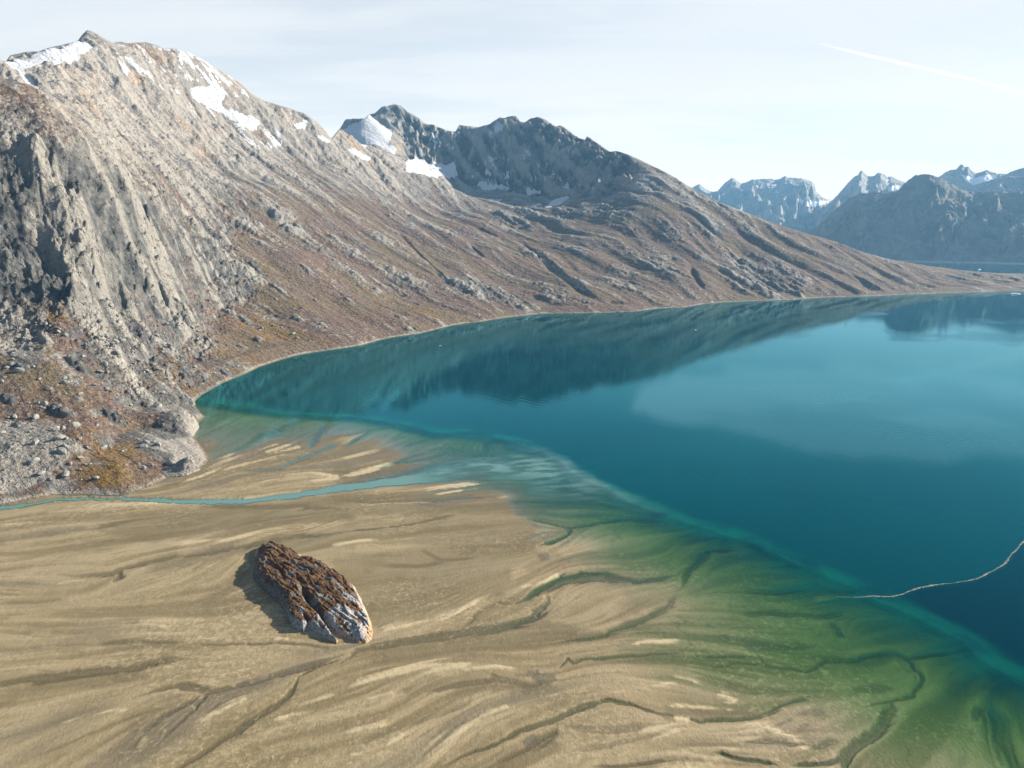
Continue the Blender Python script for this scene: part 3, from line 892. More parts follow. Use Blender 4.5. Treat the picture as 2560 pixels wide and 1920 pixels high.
MAT_FAR = rock_far_material('far_rock', (0.20, 0.19, 0.18), (0.48, 0.44, 0.39), 0, 0)
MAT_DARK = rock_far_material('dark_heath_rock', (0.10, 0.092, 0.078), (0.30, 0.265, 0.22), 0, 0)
C1 = T(3, [(-60, 1235), (20, 1228), (60, 1215), (110, 1192), (140, 1215), (180, 1240), (225, 1240), (250, 1212), (270, 1190), (300, 1165), (320, 1150), (345, 1160), (380, 1190), (420, 1178), (450, 1163), (500, 1160), (560, 1157), (600, 1164), (640, 1155), (665, 1140), (685, 1152), (700, 1150), (780, 1155), (840, 1175), (860, 1200), (870, 1240), (900, 1272), (930, 1290), (965, 1295), (1010, 1330), (1060, 1370)])
far_range('mountain', withD(C1, 10500, 9800), 2600, 1500, 'hazy blue mountain with a flat notched top beyond the sunlit slope', MAT_FAR,
          [(T(3, [(725, 1293), (800, 1300), (900, 1303), (965, 1295), (940, 1318), (880, 1335), (810, 1342), (760, 1318)]), 1.0),
           (T(3, [(565, 1190), (610, 1195), (605, 1215), (575, 1205)]), 0.7), (T(3, [(580, 1235), (640, 1228), (640, 1245), (590, 1250)]), 0.7), (T(3, [(255, 1255), (320, 1232), (325, 1245), (262, 1270)]), 0.7),
           (T(3, [(680, 1150), (700, 1160), (690, 1180)]), 0.8)], 0.42, 1.1, 3, 0.0006)
C2 = T(3, [(880, 1390), (960, 1310), (1020, 1245), (1060, 1200), (1100, 1155), (1140, 1130), (1150, 1110), (1162, 1103), (1175, 1115), (1200, 1140), (1240, 1140), (1260, 1122), (1280, 1117), (1310, 1130), (1330, 1147), (1350, 1142), (1400, 1165), (1440, 1180), (1470, 1185), (1540, 1200), (1640, 1230)])
far_range('mountain', withD(C2, 9000, 9300), 2400, 1400, 'hazy blue peak with a sharp point between two snowfields', MAT_FAR,
          [(T(3, [(1325, 1205), (1410, 1200), (1400, 1225), (1360, 1245), (1330, 1240)]), 0.95), (T(3, [(1290, 1160), (1340, 1165), (1330, 1190), (1305, 1185)]), 0.6), (T(3, [(1140, 1262), (1210, 1240), (1200, 1262)]), 0.5)], 0.40, 1.1, 23, 0.0006)
E1 = T(3, [(1560, 1230), (1640, 1165), (1670, 1140), (1700, 1118), (1740, 1100), (1775, 1096), (1790, 1075), (1812, 1063), (1830, 1080), (1850, 1078), (1870, 1100), (1900, 1120), (1935, 1115), (1970, 1101), (2000, 1112), (2040, 1125), (2100, 1125), (2150, 1103), (2212, 1086), (2330, 1050), (2450, 1080), (2600, 1040)])
far_range('mountain', withD(E1, 8600, 8300), 1900, 1400, 'hazy summit with a hanging snowfield above the dark hill', MAT_FAR,
          [(T(3, [(1798, 1128), (1900, 1150), (1985, 1130), (2055, 1155), (1985, 1188), (1900, 1200), (1870, 1195), (1825, 1160)]), 1.0), (T(3, [(2120, 1155), (2190, 1180), (2170, 1195), (2130, 1180)]), 0.6)], 0.32, 1.1, 43, 0.0006)
E2 = T(3, [(1700, 1330), (1790, 1250), (1840, 1215), (1900, 1195), (1950, 1180), (2000, 1165), (2060, 1150), (2130, 1140), (2212, 1148), (2330, 1130), (2500, 1150), (2600, 1150)])
far_range('mountain', withD(E2, 7600, 7500), 1200, 900, 'low blue ridge with snow streaks behind the dark hill', MAT_FAR,
          [(T(3, [(2080, 1222), (2190, 1218), (2190, 1230), (2080, 1233)]), 0.6), (T(3, [(1830, 1230), (1905, 1238), (1880, 1248)]), 0.6)], 0.3, 1.1, 63, 0.0006)
HD = T(3, [(560, 1655), (700, 1600), (810, 1515), (900, 1440), (1000, 1350), (1080, 1285), (1150, 1255), (1250, 1243), (1320, 1250), (1390, 1240), (1430, 1195), (1470, 1160), (1510, 1135), (1560, 1128), (1600, 1130), (1660, 1147), (1720, 1180), (1790, 1218), (1850, 1243), (1900, 1247), (2000, 1240), (2212, 1243), (2400, 1230), (2600, 1235)])
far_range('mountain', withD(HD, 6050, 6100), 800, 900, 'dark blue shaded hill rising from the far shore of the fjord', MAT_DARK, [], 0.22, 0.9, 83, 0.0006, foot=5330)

# ------------------------------------------------------------------ the delta: sand, shallows, channels
EDGE = [(120, 392), (175, 398)] + T(4, [(1440, 960), (1600, 980), (1700, 1000), (1850, 1020)]) + T(5, [(0, 1045), (200, 1060), (400, 1095), (600, 1135), (800, 1145), (950, 1160), (1100, 1200), (1250, 1250), (1400, 1320), (1530, 1400), (1560, 1450), (1640, 1490), (1750, 1540), (1900, 1620)]) \
    + T(9, [(0, 90), (180, 125), (350, 180), (500, 260), (650, 315), (800, 380), (1000, 490), (1100, 540), (1350, 640), (1600, 750), (1800, 830), (1950, 930), (2050, 1000), (2212, 1070), (2500, 1210), (3000, 1500), (3600, 1950)])
WLINE = [(120, 445), (199, 448), (225, 452), (262, 446), (300, 438), (345, 440), (380, 446), (420, 462), (440, 475), (470, 488), (510, 510), (550, 535), (590, 565), (625, 590), (640, 615), (630, 650), (650, 690), (690, 722), (740, 745), (800, 760), (860, 785), (920, 830), (1040, 920)]

CH = [  # channels: tile, width in zoom pixels, depth m, points
    (7, 26, .45, [(380, 410), (500, 420), (640, 415), (740, 405), (800, 375), (950, 340), (1150, 300), (1350, 270), (1550, 235), (1700, 195), (1900, 165), (2212, 140)]),
    (7, 20, .4, [(740, 460), (770, 420), (800, 380)]), (7, 18, .25, [(-200, 215), (0, 190), (150, 170), (400, 140), (700, 90), (900, 60)]), (7, 14, .3, [(-200, 90), (0, 60), (150, 30), (350, 5)]),
    (7, 24, .2, [(200, 740), (500, 740), (750, 715), (1000, 700)]), (7, 42, .45, [(-200, 1160), (0, 1115), (200, 1080), (350, 1075), (500, 1040), (700, 1030), (900, 1000), (1050, 970), (1250, 960)]),
    (7, 18, .35, [(150, 1140), (330, 1100), (560, 1060), (700, 1060), (800, 1040)]), (7, 9, .4, [(1200, 860), (1400, 870), (1600, 865), (1800, 850), (1950, 860), (2100, 885), (2212, 880)]),
    (7, 30, .5, [(870, 1210), (1000, 1160), (1130, 1130), (1220, 1125), (1330, 1160), (1380, 1165), (1600, 1130), (1800, 1070), (2000, 1010), (2212, 930)]), (7, 18, .35, [(1380, 1170), (1320, 1210), (1220, 1300), (1120, 1400), (1050, 1490)]),
    (7, 22, .3, [(1330, 1180), (1150, 1270), (1050, 1330), (980, 1400), (900, 1460)]), (7, 38, .5, [(1930, 1070), (1910, 1130), (1860, 1190), (1700, 1300), (1560, 1400), (1400, 1500), (1280, 1600), (1200, 1658), (1000, 1800)]),
    (7, 18, .45, [(1930, 1070), (2050, 1010), (2212, 955)]), (7, 28, .25, [(1630, 260), (1590, 400), (1560, 470), (1430, 540), (1200, 600)]), (7, 25, .12, [(900, 1640), (1300, 1540), (1700, 1400), (2212, 1230)]),
    (7, 16, .2, [(0, 600), (200, 590), (420, 570)]), (7, 20, .15, [(500, 200), (800, 190), (1100, 185)]), (7, 14, .22, [(550, 870), (800, 850), (1050, 855), (1200, 865)]), (7, 20, .2, [(200, 1600), (500, 1480), (850, 1330), (1100, 1270)]), (7, 12, .18, [(1250, 1390), (1400, 1250), (1480, 1200)]),
    (8, 46, .55, [(0, 985), (100, 905), (300, 870), (500, 830), (700, 800), (900, 770), (1100, 735), (1250, 680), (1330, 600), (1340, 550)]), (8, 22, .25, [(780, 760), (850, 690), (900, 640), (1000, 590), (1120, 600)]),
    (8, 26, .9, [(1120, 600), (1200, 560), (1300, 490), (1400, 440), (1550, 400), (1700, 390), (1900, 450), (2000, 440), (2212, 390)]), (8, 55, .4, [(1250, 540), (1400, 460), (1600, 420), (1900, 440)]),
    (8, 16, 1.0, [(1300, 215), (1420, 170), (1480, 140), (1480, 100)]), (8, 14, 1.0, [(1200, 40), (1350, 75), (1480, 100), (1600, 80), (1750, 50), (1900, 30)]), (8, 30, .3, [(1320, 1100), (1200, 1130), (1050, 1080), (950, 1050)]),
    (8, 26, .45, [(620, 1658), (900, 1540), (1100, 1450), (1250, 1390), (1400, 1340), (1500, 1290), (1600, 1250), (1720, 1225), (1900, 1250), (2050, 1300), (2212, 1330)]), (8, 50, .3, [(950, 1660), (1150, 1560), (1300, 1480), (1380, 1430), (1395, 1380)]),
    (8, 18, .25, [(560, 1165), (700, 1130), (830, 1120), (1000, 1100)]), (8, 11, .4, [(0, 140), (300, 100), (500, 70), (750, 20)]), (8, 30, .35, [(1400, 850), (1700, 800), (1950, 700), (2100, 620), (2180, 520)]), (8, 26, .3, [(1450, 970), (1600, 955), (1900, 930), (2212, 900)]),
    (8, 18, .15, [(220, 350), (480, 355), (650, 320), (900, 295)]), (8, 14, .15, [(500, 250), (650, 320)]), (8, 10, .35, [(1420, 1010), (1470, 950), (1500, 980), (1600, 955)]), (8, 22, .2, [(0, 1530), (300, 1430), (420, 1380), (800, 1250), (830, 1210)]),
    (8, 30, .25, [(1450, 1400), (1700, 1420), (2000, 1380)]), (8, 24, .2, [(1500, 1560), (1900, 1480), (2212, 1420)]), (8, 18, .35, [(1600, 1658), (1900, 1630), (2160, 1600)]),
    (9, 15, .8, [(60, 920), (180, 935), (320, 935), (460, 930)]), (9, 15, .8, [(480, 910), (550, 985), (680, 1000), (780, 1030), (870, 990), (940, 955), (1120, 950), (1250, 915), (1360, 900), (1450, 935), (1480, 960), (1500, 1010), (1550, 1060), (1550, 1110), (1480, 1180), (1300, 1220), (1180, 1250), (1050, 1210)]),
    (9, 18, .9, [(1450, 935), (1600, 910), (1700, 890), (1800, 880)]), (9, 9, .6, [(200, 1010), (350, 980), (550, 985)]), (9, 18, .6, [(0, 1320), (100, 1360), (300, 1350), (500, 1330), (600, 1280), (750, 1210), (880, 1190)]),
    (9, 40, .9, [(1350, 1240), (1310, 1270), (1290, 1370), (1250, 1440), (1150, 1500), (1070, 1570), (1050, 1700)]), (9, 20, .8, [(1250, 1440), (1200, 1430), (1170, 1450)]), (9, 13, .6, [(700, 1640), (900, 1620), (1060, 1580)]),
    (9, 30, .5, [(330, 650), (600, 640), (900, 660), (1050, 620)]), (9, 18, 1.0, [(0, 480), (20, 400), (100, 300), (180, 240), (350, 230)]), (9, 60, .9, [(2000, 1230), (2000, 1300), (2040, 1450), (2100, 1560), (2150, 1658), (2300, 1900)]), (9, 20, .6, [(600, 1640), (400, 1600), (200, 1560)]),
    (9, 16, .5, [(950, 700), (1000, 760), (1020, 800)]), (9, 14, .5, [(1300, 1230), (1340, 1220), (1360, 1260), (1330, 1280)]), (9, 30, .35, [(350, 1480), (600, 1500), (850, 1510), (1060, 1480)]), (9, 14, .4, [(380, 500), (600, 520), (850, 470)]),
    (4, 24, .3, [(1500, 1390), (1800, 1380), (2000, 1290), (2212, 1200)]), (4, 20, .35, [(1330, 1330), (1500, 1280), (1700, 1150), (1850, 1120)]), (4, 12, .3, [(1000, 1500), (1300, 1440), (1500, 1360)]), (4, 22, .45, [(1750, 1190), (1800, 1120), (1900, 1080), (1990, 1050)]),
    (4, 14, .5, [(2000, 1250), (2060, 1150), (2100, 1090)]), (4, 26, .3, [(1300, 1630), (1700, 1620), (2212, 1640)]),
    (5, 42, .5, [(0, 1480), (250, 1425), (500, 1385), (700, 1350), (850, 1310), (930, 1250)]), (5, 12, .6, [(100, 1430), (400, 1320), (700, 1220)]), (5, 10, .6, [(0, 1240), (100, 1190), (200, 1120), (350, 1100)]), (5, 10, .6, [(0, 1170), (200, 1120)]),
    (5, 11, .7, [(1100, 1590), (1500, 1590), (1750, 1600), (1870, 1640)]), (5, 12, .7, [(850, 1450), (1200, 1440), (1500, 1440)]), (5, 10, .7, [(900, 1330), (940, 1250), (950, 1190)]), (5, 18, .35, [(0, 1590), (300, 1600), (700, 1575), (1000, 1560)]), (5, 14, .35, [(350, 1350), (600, 1300), (800, 1250)]),
    (5, 12, .6, [(380, 1240), (600, 1170), (640, 1150)])]
BARS = [
    (9, 28, .5, [(210, 1165), (290, 1200), (320, 1222), (280, 1255), (240, 1260)]), (9, 18, .45, [(-100, 1255), (150, 1258), (240, 1262)]), (9, 22, .3, [(430, 1255), (470, 1275), (430, 1300)]), (9, 32, .5, [(370, 1400), (540, 1395), (620, 1440), (700, 1470), (770, 1510), (700, 1540)]),
    (9, 30, .4, [(-60, 1340), (50, 1350)]), (9, 55, .35, [(220, 1520), (380, 1470), (520, 1420)]), (9, 22, .35, [(-60, 1065), (60, 1090), (110, 1120)]), (9, 14, .25, [(0, 990), (200, 985)]), (9, 60, .3, [(-200, 1640), (100, 1630), (300, 1650)]), (9, 12, .35, [(845, 555), (960, 545), (1070, 553)]),
    (8, 24, .4, [(-100, 215), (0, 205), (150, 200), (260, 230)]), (8, 13, .3, [(260, 205), (480, 175)]), (8, 22, .45, [(210, 820), (300, 770), (480, 735), (680, 690), (830, 610), (900, 560)]), (8, 42, .45, [(0, 1170), (200, 1080), (500, 1010), (750, 985), (900, 970)]),
    (8, 18, .4, [(750, 1045), (1000, 1005), (1150, 1020)]), (8, 28, .3, [(0, 1440), (150, 1400), (300, 1380)]), (8, 13, .3, [(150, 1220), (350, 1180)]), (8, 30, .35, [(0, 1600), (250, 1570), (430, 1410)]), (8, 55, .3, [(450, 1640), (700, 1440), (1000, 1250), (1050, 1200)]),
    (8, 14, .35, [(1130, 500), (1250, 470), (1430, 400)]), (8, 18, .3, [(1720, 700), (1880, 610)]), (8, 14, .35, [(1870, 860), (2050, 835), (2212, 820)]), (8, 24, .35, [(1700, 1620), (2212, 1400)]), (8, 16, .3, [(1900, 1450), (2212, 1360)]), (8, 30, .3, [(1250, 1290), (1400, 1180)]), (8, 60, .3, [(950, 1270), (1060, 1240)]), (8, 16, .3, [(1700, 1180), (2000, 1130), (2212, 1100)]),
    (7, 24, .4, [(1050, 212), (1300, 195), (1500, 180), (1800, 135), (2212, 60)]), (7, 48, .4, [(820, 775), (960, 765), (1090, 780)]), (7, 12, .3, [(1270, 1060), (1500, 1050), (1700, 1000)]), (7, 12, .3, [(320, 1390), (600, 1320), (850, 1280)]), (7, 30, .3, [(880, 1550), (950, 1460)]),
    (7, 36, .35, [(1250, 1390), (1500, 1250), (1640, 1190)]), (7, 16, .3, [(1000, 420), (900, 450)]), (7, 14, .3, [(1180, 450), (1410, 330)]), (7, 14, .35, [(1610, 300), (1600, 360), (1550, 400)]), (7, 10, .3, [(1630, 640), (1720, 590)]), (7, 26, .35, [(1740, 1370), (1950, 1280), (2212, 1180)]),
    (7, 16, .3, [(640, 480), (730, 430)]), (7, 14, .3, [(0, 80), (300, 60)]), (7, 14, .3, [(350, 470), (560, 440)]), (7, 30, .25, [(600, 1220), (900, 1150)]), (7, 14, .3, [(1760, 820), (1890, 825)]), (7, 20, .25, [(1250, 820), (1500, 815)]), (7, 30, .3, [(1900, 1100), (1750, 1190), (1600, 1290)]),
    (4, 42, .5, [(1740, 1285), (1830, 1250), (1900, 1220)]), (4, 18, .4, [(1400, 1400), (1700, 1310), (1900, 1260)]), (4, 22, .4, [(1150, 1490), (1350, 1400), (1540, 1260)]), (4, 14, .35, [(1600, 1480), (2000, 1400), (2212, 1440)]), (4, 26, .45, [(2000, 1465), (2212, 1430)]), (4, 16, .4, [(1320, 1590), (1600, 1580), (1750, 1570)]), (4, 24, .35, [(300, 1640), (700, 1605), (1100, 1605)]),
    (5, 26, .5, [(0, 1430), (150, 1390), (300, 1345), (350, 1332)]), (5, 22, .5, [(520, 1530), (700, 1490), (920, 1470)]), (5, 12, .4, [(600, 1545), (800, 1510)]), (5, 10, .4, [(0, 1612), (500, 1600), (940, 1595)]), (5, 12, .45, [(1020, 1570), (1080, 1553)]), (5, 14, .8, [(1180, 1330), (1280, 1310)]), (5, 14, .3, [(0, 1320), (270, 1250)])]

NA2, NR2 = 1300, 700
az2 = np.radians(np.linspace(-52, 52, NA2))
inv = np.linspace(1 / 150.0, 1 / 1180.0, NR2)
A2, I2 = np.meshgrid(az2, inv, indexing='ij')
R2 = 1 / I2
X2 = (R2 * np.sin(A2)).astype(np.float32)
Y2 = (R2 * np.cos(A2)).astype(np.float32)


def gl(pts):
    return np.array([ground(*q) for q in pts])


def signed(X_, Y_, line):
    """signed distance to a traced line: positive on its lake side"""
    L = gl(line)
    d, t = seg_dist(X_, Y_, L)
    poly = np.vstack([L, [[L[-1, 0] + 900, L[-1, 1] - 200], [3000, 1200], [3000, 6000], [-3000, 6000], [-3000, 1300], [L[0, 0] - 200, L[0, 1] + 60]]])
    return np.where(inside(X_, Y_, poly), d, -d)


de = signed(X2, Y2, EDGE) + fbm(X2, Y2, 42, 4, 281) * 9 + fbm(X2, Y2, 110, 3, 283) * 10
dw = signed(X2, Y2, WLINE) + fbm(X2, Y2, 70, 4, 285) * 26

# direction of flow, averaged from the traced lines on a coarse grid
GX0, GX1, GY0, GY1, GC = -640.0, 520.0, 140.0, 1060.0, 0.75
sx, sy = [], []
fx_, fy_ = [], []
for L in (CH, BARS):
    for tile, w_, d_, pts in L:
        g = gl(T(tile, pts))
        for i in range(len(g) - 1):
            v = g[i + 1] - g[i]
            n_ = max(1, int(np.hypot(*v) / 12))
            for j in range(n_):
                p_ = g[i] + v * (j + 0.5) / n_
                sx.append(p_[0])
                sy.append(p_[1])
                ang = 2 * math.atan2(v[1], v[0])
                fx_.append(math.cos(ang))
                fy_.append(math.sin(ang))
sx, sy, fx_, fy_ = map(np.array, (sx, sy, fx_, fy_))
cgx = np.arange(GX0, GX1 + 1, 8.0)
cgy = np.arange(GY0, GY1 + 1, 8.0)
CX, CY = np.meshgrid(cgx, cgy, indexing='ij')
c2 = np.zeros(CX.shape)
s2 = np.zeros(CX.shape)
for i in range(0, CX.shape[0]):
    d2 = (CX[i][:, None] - sx) ** 2 + (CY[i][:, None] - sy) ** 2
    w_ = 1 / (d2 + 60.0) ** 1.5
    c2[i] = w_ @ fx_
    s2[i] = w_ @ fy_
angc = np.arctan2(s2, c2)
fine_x = np.arange(GX0, GX1, GC)
fine_y = np.arange(GY0, GY1, GC)
FXg, FYg = np.meshgrid(fine_x, fine_y, indexing='ij')


C2f = cell(np.cos(angc).astype(np.float32), FXg, FYg, GX0, GY0, 8.0)
S2f = cell(np.sin(angc).astype(np.float32), FXg, FYg, GX0, GY0, 8.0)
th = np.arctan2(S2f, C2f) / 2 + fbm(FXg, FYg, 130, 3, 201) * 0.75 + fbm(FXg, FYg, 34, 2, 205) * 0.35
DX, DY = np.cos(th).astype(np.float32), np.sin(th).astype(np.float32)


L1 = lic(fbm(FXg, FYg, 2.6, 2, 211), DX, DY, GX0, GY0, GC, 13, 0.9)
L2 = lic(fbm(FXg, FYg, 8.0, 3, 221), DX, DY, GX0, GY0, GC, 17, 2.0)
L3 = lic(fbm(FXg, FYg, 24.0, 3, 231), DX, DY, GX0, GY0, GC, 22, 4.0)
l1, l2, l3 = (cell(a.astype(np.float32), X2, Y2, GX0, GY0, GC) for a in (L1, L2, L3))
del L1, L2, L3

ratio0 = dw / (np.abs(dw) + np.abs(de) + 1e-6)
jit = fbm(X2, Y2, 16, 3, 241) * 2.2
jit2 = fbm(X2, Y2, 16, 3, 245) * 2.2
chan = np.zeros(X2.shape, np.float32)
bar = np.zeros(X2.shape, np.float32)
bank = np.zeros(X2.shape, np.float32)
creek_shade = np.zeros(X2.shape, np.float32)
for L, dst in ((CH, 'c'), (BARS, 'b')):
    for tile, w_, dep, pts in L:
        q = T(tile, pts)
        g = gl(q)
        # width in metres: measured across the picture's vertical, turned into ground distance
        wl = []
        for a, b in q:
            hw_ = w_ / 6.475 / 2
            wl.append(np.hypot(*(ground(a, b - hw_) - ground(a, b + hw_))) * 0.5)
        x0, y0 = g.min(0) - 60
        x1, y1 = g.max(0) + 60
        m = (X2 > x0) & (X2 < x1) & (Y2 > y0) & (Y2 < y1)
        if not m.any():
            continue
        d, t = seg_dist(X2[m] + jit[m], Y2[m] + jit2[m], g)
        feather = 1 + 0.22 * l1[m] + 0.30 * l2[m]
        Ls = np.r_[0, np.cumsum(np.hypot(*np.diff(g, axis=0).T))]
        wd = np.interp(t, Ls / Ls[-1], wl) * 0.95 + 0.3
        tap = sstep(0, 0.16, t) * sstep(1.0, 0.84, t) * 0.94 + 0.06
        wd = wd * (0.3 + 0.7 * tap) * np.clip(feather, 0.25, 2.0)
        wd = np.maximum(wd, 0.3)
        if dst == 'c':
            chan[m] = np.maximum(chan[m], dep * np.exp(-(d / wd) ** 4) * (0.4 + 0.6 * tap))
            o_ = (d - wd * 0.85) / (0.28 * wd + 0.22)
            near_side = np.hypot(X2[m], Y2[m])
            ccx, ccy = np.interp(t, Ls / Ls[-1], g[:, 0]), np.interp(t, Ls / Ls[-1], g[:, 1])
            shore_side = (np.hypot(ccx, ccy) > near_side)
            creek_shade[m] = np.maximum(creek_shade[m], 0.75 * np.exp(-(d / (0.30 * wd + 0.25)) ** 2) * tap * sstep(-0.05, 0.15, ratio0[m]))
            creek_shade[m] = np.maximum(creek_shade[m], min(dep * 2.2, 1.0) * np.exp(-o_ ** 2) * shore_side * tap * np.clip(0.75 + 0.4 * l3[m], 0.1, 1))  # near bank edge darkened as a painted bank shadow
            bank[m] = np.maximum(bank[m], dep * 1.3 * np.exp(-((d - 1.9 * wd) / (0.5 * wd)) ** 2) * tap)
        else:
            bar[m] = np.maximum(bar[m], dep * 2 * np.exp(-(d / (wd * 1.2)) ** 2) * (0.25 + 0.75 * tap) * np.clip(0.75 + 0.35 * l2[m] + 0.2 * l1[m], 0, 1.3))

# height of the sand: dry on the left, sloping under the water, then the drop-off
shelf = sstep(-10, 1, 0)
ratio = dw / (np.abs(dw) + np.abs(de) + 1e-6)
cove = np.interp(proj(X2, Y2, np.zeros_like(X2))[0], [330, 600], [0.5, 1.0])
cove = np.maximum(cove, sstep(-60, 0, de))
zs = np.where(dw < 0, 0.62 * (1 - np.exp(dw / 90)) + 0.05, -2.1 * np.clip(ratio, 0, 1) ** 1.15 * cove - 0.02)
zs = np.where(de > 0, -2.12 * np.maximum(cove, sstep(-3, 14, de)) - np.minimum(de, 12) * 0.15 - np.maximum(de - 12, 0) * 0.45, zs)
wild = sstep(1.0, 0.1, ratio) * (de < 0)
under = sstep(-0.02, 0.12, ratio)
chan *= 1 - 0.62 * under
calm = 0.25 + 0.75 * sstep(-0.22, 0.22, fbm(X2, Y2, 48, 4, 291) + 0.25 * fbm(X2, Y2, 14, 3, 293))
l1 = l1 * calm
rel = 0.03 * l1 + 0.05 * l2 + 0.07 * l3
zs = zs + rel * np.where(de > -4, 0.4, 1.0) - chan * 1.0 + bar * 0.30 + bank * 0.05
zs = zs + fbm(X2, Y2, 60, 4, 251) * 0.22 * sstep(0, 40, -de)
zs = np.maximum(zs, -40).astype(np.float32)

# the channel of the milky stream
RIV = [(a, b, w) for (a, b), w in zip(T(4, [(-300, 1680), (0, 1636), (200, 1605), (400, 1577), (600, 1572), (800, 1573), (1000, 1578), (1200, 1590), (1400, 1595), (1600, 1590), (1750, 1574), (1900, 1555), (2050, 1527), (2212, 1505)]) + T(5, [(200, 1478), (400, 1456), (600, 1425), (750, 1395), (850, 1370), (950, 1345)]),
                                       [22, 22, 22, 20, 14, 12, 16, 22, 22, 22, 26, 30, 32, 34, 38, 46, 62, 90, 125, 150])]
rg = np.array([ground(a, b) for a, b, w in RIV])
rw = np.array([np.hypot(*(ground(a, b - w / 12.95) - ground(a, b + w / 12.95))) * 0.5 for a, b, w in RIV])
rd, rt = seg_dist(X2 + jit * 1.6, Y2 + jit2 * 1.6, rg)
Ls = np.r_[0, np.cumsum(np.hypot(*np.diff(rg, axis=0).T))]
rwi = np.interp(rt, Ls / Ls[-1], rw) * 1.15 * (1 + 0.15 * l3)
riv = sstep(1.12, 0.88, rd / rwi) * sstep(1.0, 0.80, rt)
zs = np.where(rd < 1.3 * rwi, np.minimum(zs, 0.10 - 0.55 * sstep(1.15, 0.8, rd / rwi)), zs)

depth = np.maximum(-zs, 0)
damp = np.zeros(X2.shape, np.float32)
pxs, pys = proj(X2, Y2, np.zeros_like(X2))
for poly, am in ((T(7, [(600, 130), (850, 20), (1500, -20), (2300, -20), (2300, 60), (1700, 120), (1150, 180), (850, 170)]), .75), (T(7, [(580, 800), (900, 820), (1180, 850), (1000, 900), (700, 890)]), .6), (T(7, [(150, 1090), (800, 1020), (980, 1070), (750, 1140), (250, 1140)]), .7), (T(7, [(900, 330), (2300, 100), (2300, 230), (1600, 290), (1000, 400)]), .55),
                 (T(8, [(-60, 300), (800, 200), (1300, 200), (1000, 540), (300, 780), (-60, 640)]), .55), (T(8, [(-60, 110), (800, 10), (1300, 30), (1250, 190), (700, 230), (-60, 170)]), .5), (T(8, [(380, 1190), (600, 1070), (900, 1060), (1270, 1140), (1260, 1190), (900, 1150), (600, 1190)]), .6), (T(8, [(900, 1658), (1250, 1500), (1400, 1400), (1440, 1560), (1150, 1700)]), .7), (T(8, [(1250, 260), (1420, 250), (1500, 340), (1200, 400)]), .4),
                 (T(9, [(-100, 1260), (250, 1290), (480, 1260), (520, 1330), (100, 1360), (-100, 1350)]), .7), (T(8, [(300, 860), (900, 770), (1300, 700), (1700, 780), (1300, 860), (700, 930), (300, 960), (0, 1000)]), .65), (T(5, [(-60, 1370), (400, 1330), (700, 1240), (930, 1260), (850, 1330), (500, 1400), (250, 1440), (-60, 1470)]), .9), (T(5, [(-60, 1545), (600, 1550), (900, 1500), (1500, 1450), (1700, 1560), (1300, 1680), (-60, 1680)]), .75),
                 (T(4, [(1300, 1600), (1700, 1600), (2260, 1560), (2260, 1690), (1300, 1690)]), .6), (T(4, [(1260, 1180), (1700, 1120), (2212, 1080), (2212, 1180), (1700, 1230), (1400, 1330)]), .5), (T(7, [(380, 900), (600, 800), (640, 860), (500, 930)]), .35), (T(7, [(0, 590), (450, 560), (430, 620), (0, 640)]), .35), (T(7, [(780, 1330), (1150, 1180), (1250, 1250), (1000, 1400), (880, 1480)]), .4)):
    mm = inside(pxs + jit * 1.6 + 2.6 * l1 + 3.2 * l2, pys + jit2 * 0.7 + 0.8 * l1 + 1.2 * l2, poly).astype(np.float32)
    damp = np.maximum(damp, blur(mm, 3) * am)
creek = np.exp(-((l3 - 0.35) / 0.085) ** 2) * sstep(-0.05, 0.3, fbm(X2, Y2, 70, 4, 295)) * 0.32
vein = np.exp(-(fbm(X2 + jit * 2, Y2 + jit2 * 2, 38, 4, 297) / 0.016) ** 2) * sstep(0.02, 0.2, ratio) * sstep(1.0, 0.85, ratio) * sstep(-0.1, 0.25, fbm(X2, Y2, 60, 3, 299)) * 0.65
creek_shade = np.maximum(creek_shade, vein)
creek_shade = np.maximum(creek_shade, creek * (0.6 + 0.4 * l1))
wet = np.clip(chan * 2.4, 0, 1) * 0.9 + sstep(0.55, -0.5, zs) * 0.45 + damp * (0.8 + 0.2 * l2)
wet = np.clip(wet - bar * 0.8, 0, 1)
mud = sstep(0.2, 1.2, fbm(X2, Y2, 110, 4, 261) * 1.2 + 0.35 * l3 + 0.9 * sstep(470, 640, Y2) - 0.1 * bar)
for poly in (T(8, [(1210, 1030), (1290, 1025), (1300, 1060), (1400, 1050), (1360, 1120), (1290, 1140), (1260, 1100), (1215, 1070)]), T(8, [(1170, 1500), (1240, 1440), (1300, 1460), (1270, 1500), (1190, 1520)]), T(8, [(1280, 280), (1350, 262), (1340, 310), (1290, 320)]), T(9, [(380, 860), (500, 830), (600, 850), (720, 830), (880, 850), (760, 880), (620, 885), (480, 890)]),
             T(9, [(590, 1380), (720, 1330), (700, 1360), (620, 1390)]), T(9, [(740, 1310), (860, 1275), (930, 1290), (870, 1320), (800, 1320)]), T(9, [(720, 1430), (760, 1380), (830, 1365), (780, 1420)]), T(9, [(1100, 1130), (1250, 1100), (1380, 1130), (1280, 1160), (1130, 1155)]), T(9, [(220, 800), (290, 795), (280, 820)]), T(9, [(610, 1190), (640, 1175), (660, 1190), (635, 1202)])):
    pxs, pys = proj(X2, Y2, np.zeros_like(X2))
    mm = inside(pxs + jit * 0.9 + 1.5 * l1, pys + jit2 * 0.6 + l1 * 0.7, poly).astype(np.float32)
    mud = np.maximum(mud, blur(mm, 2) * 1.6)


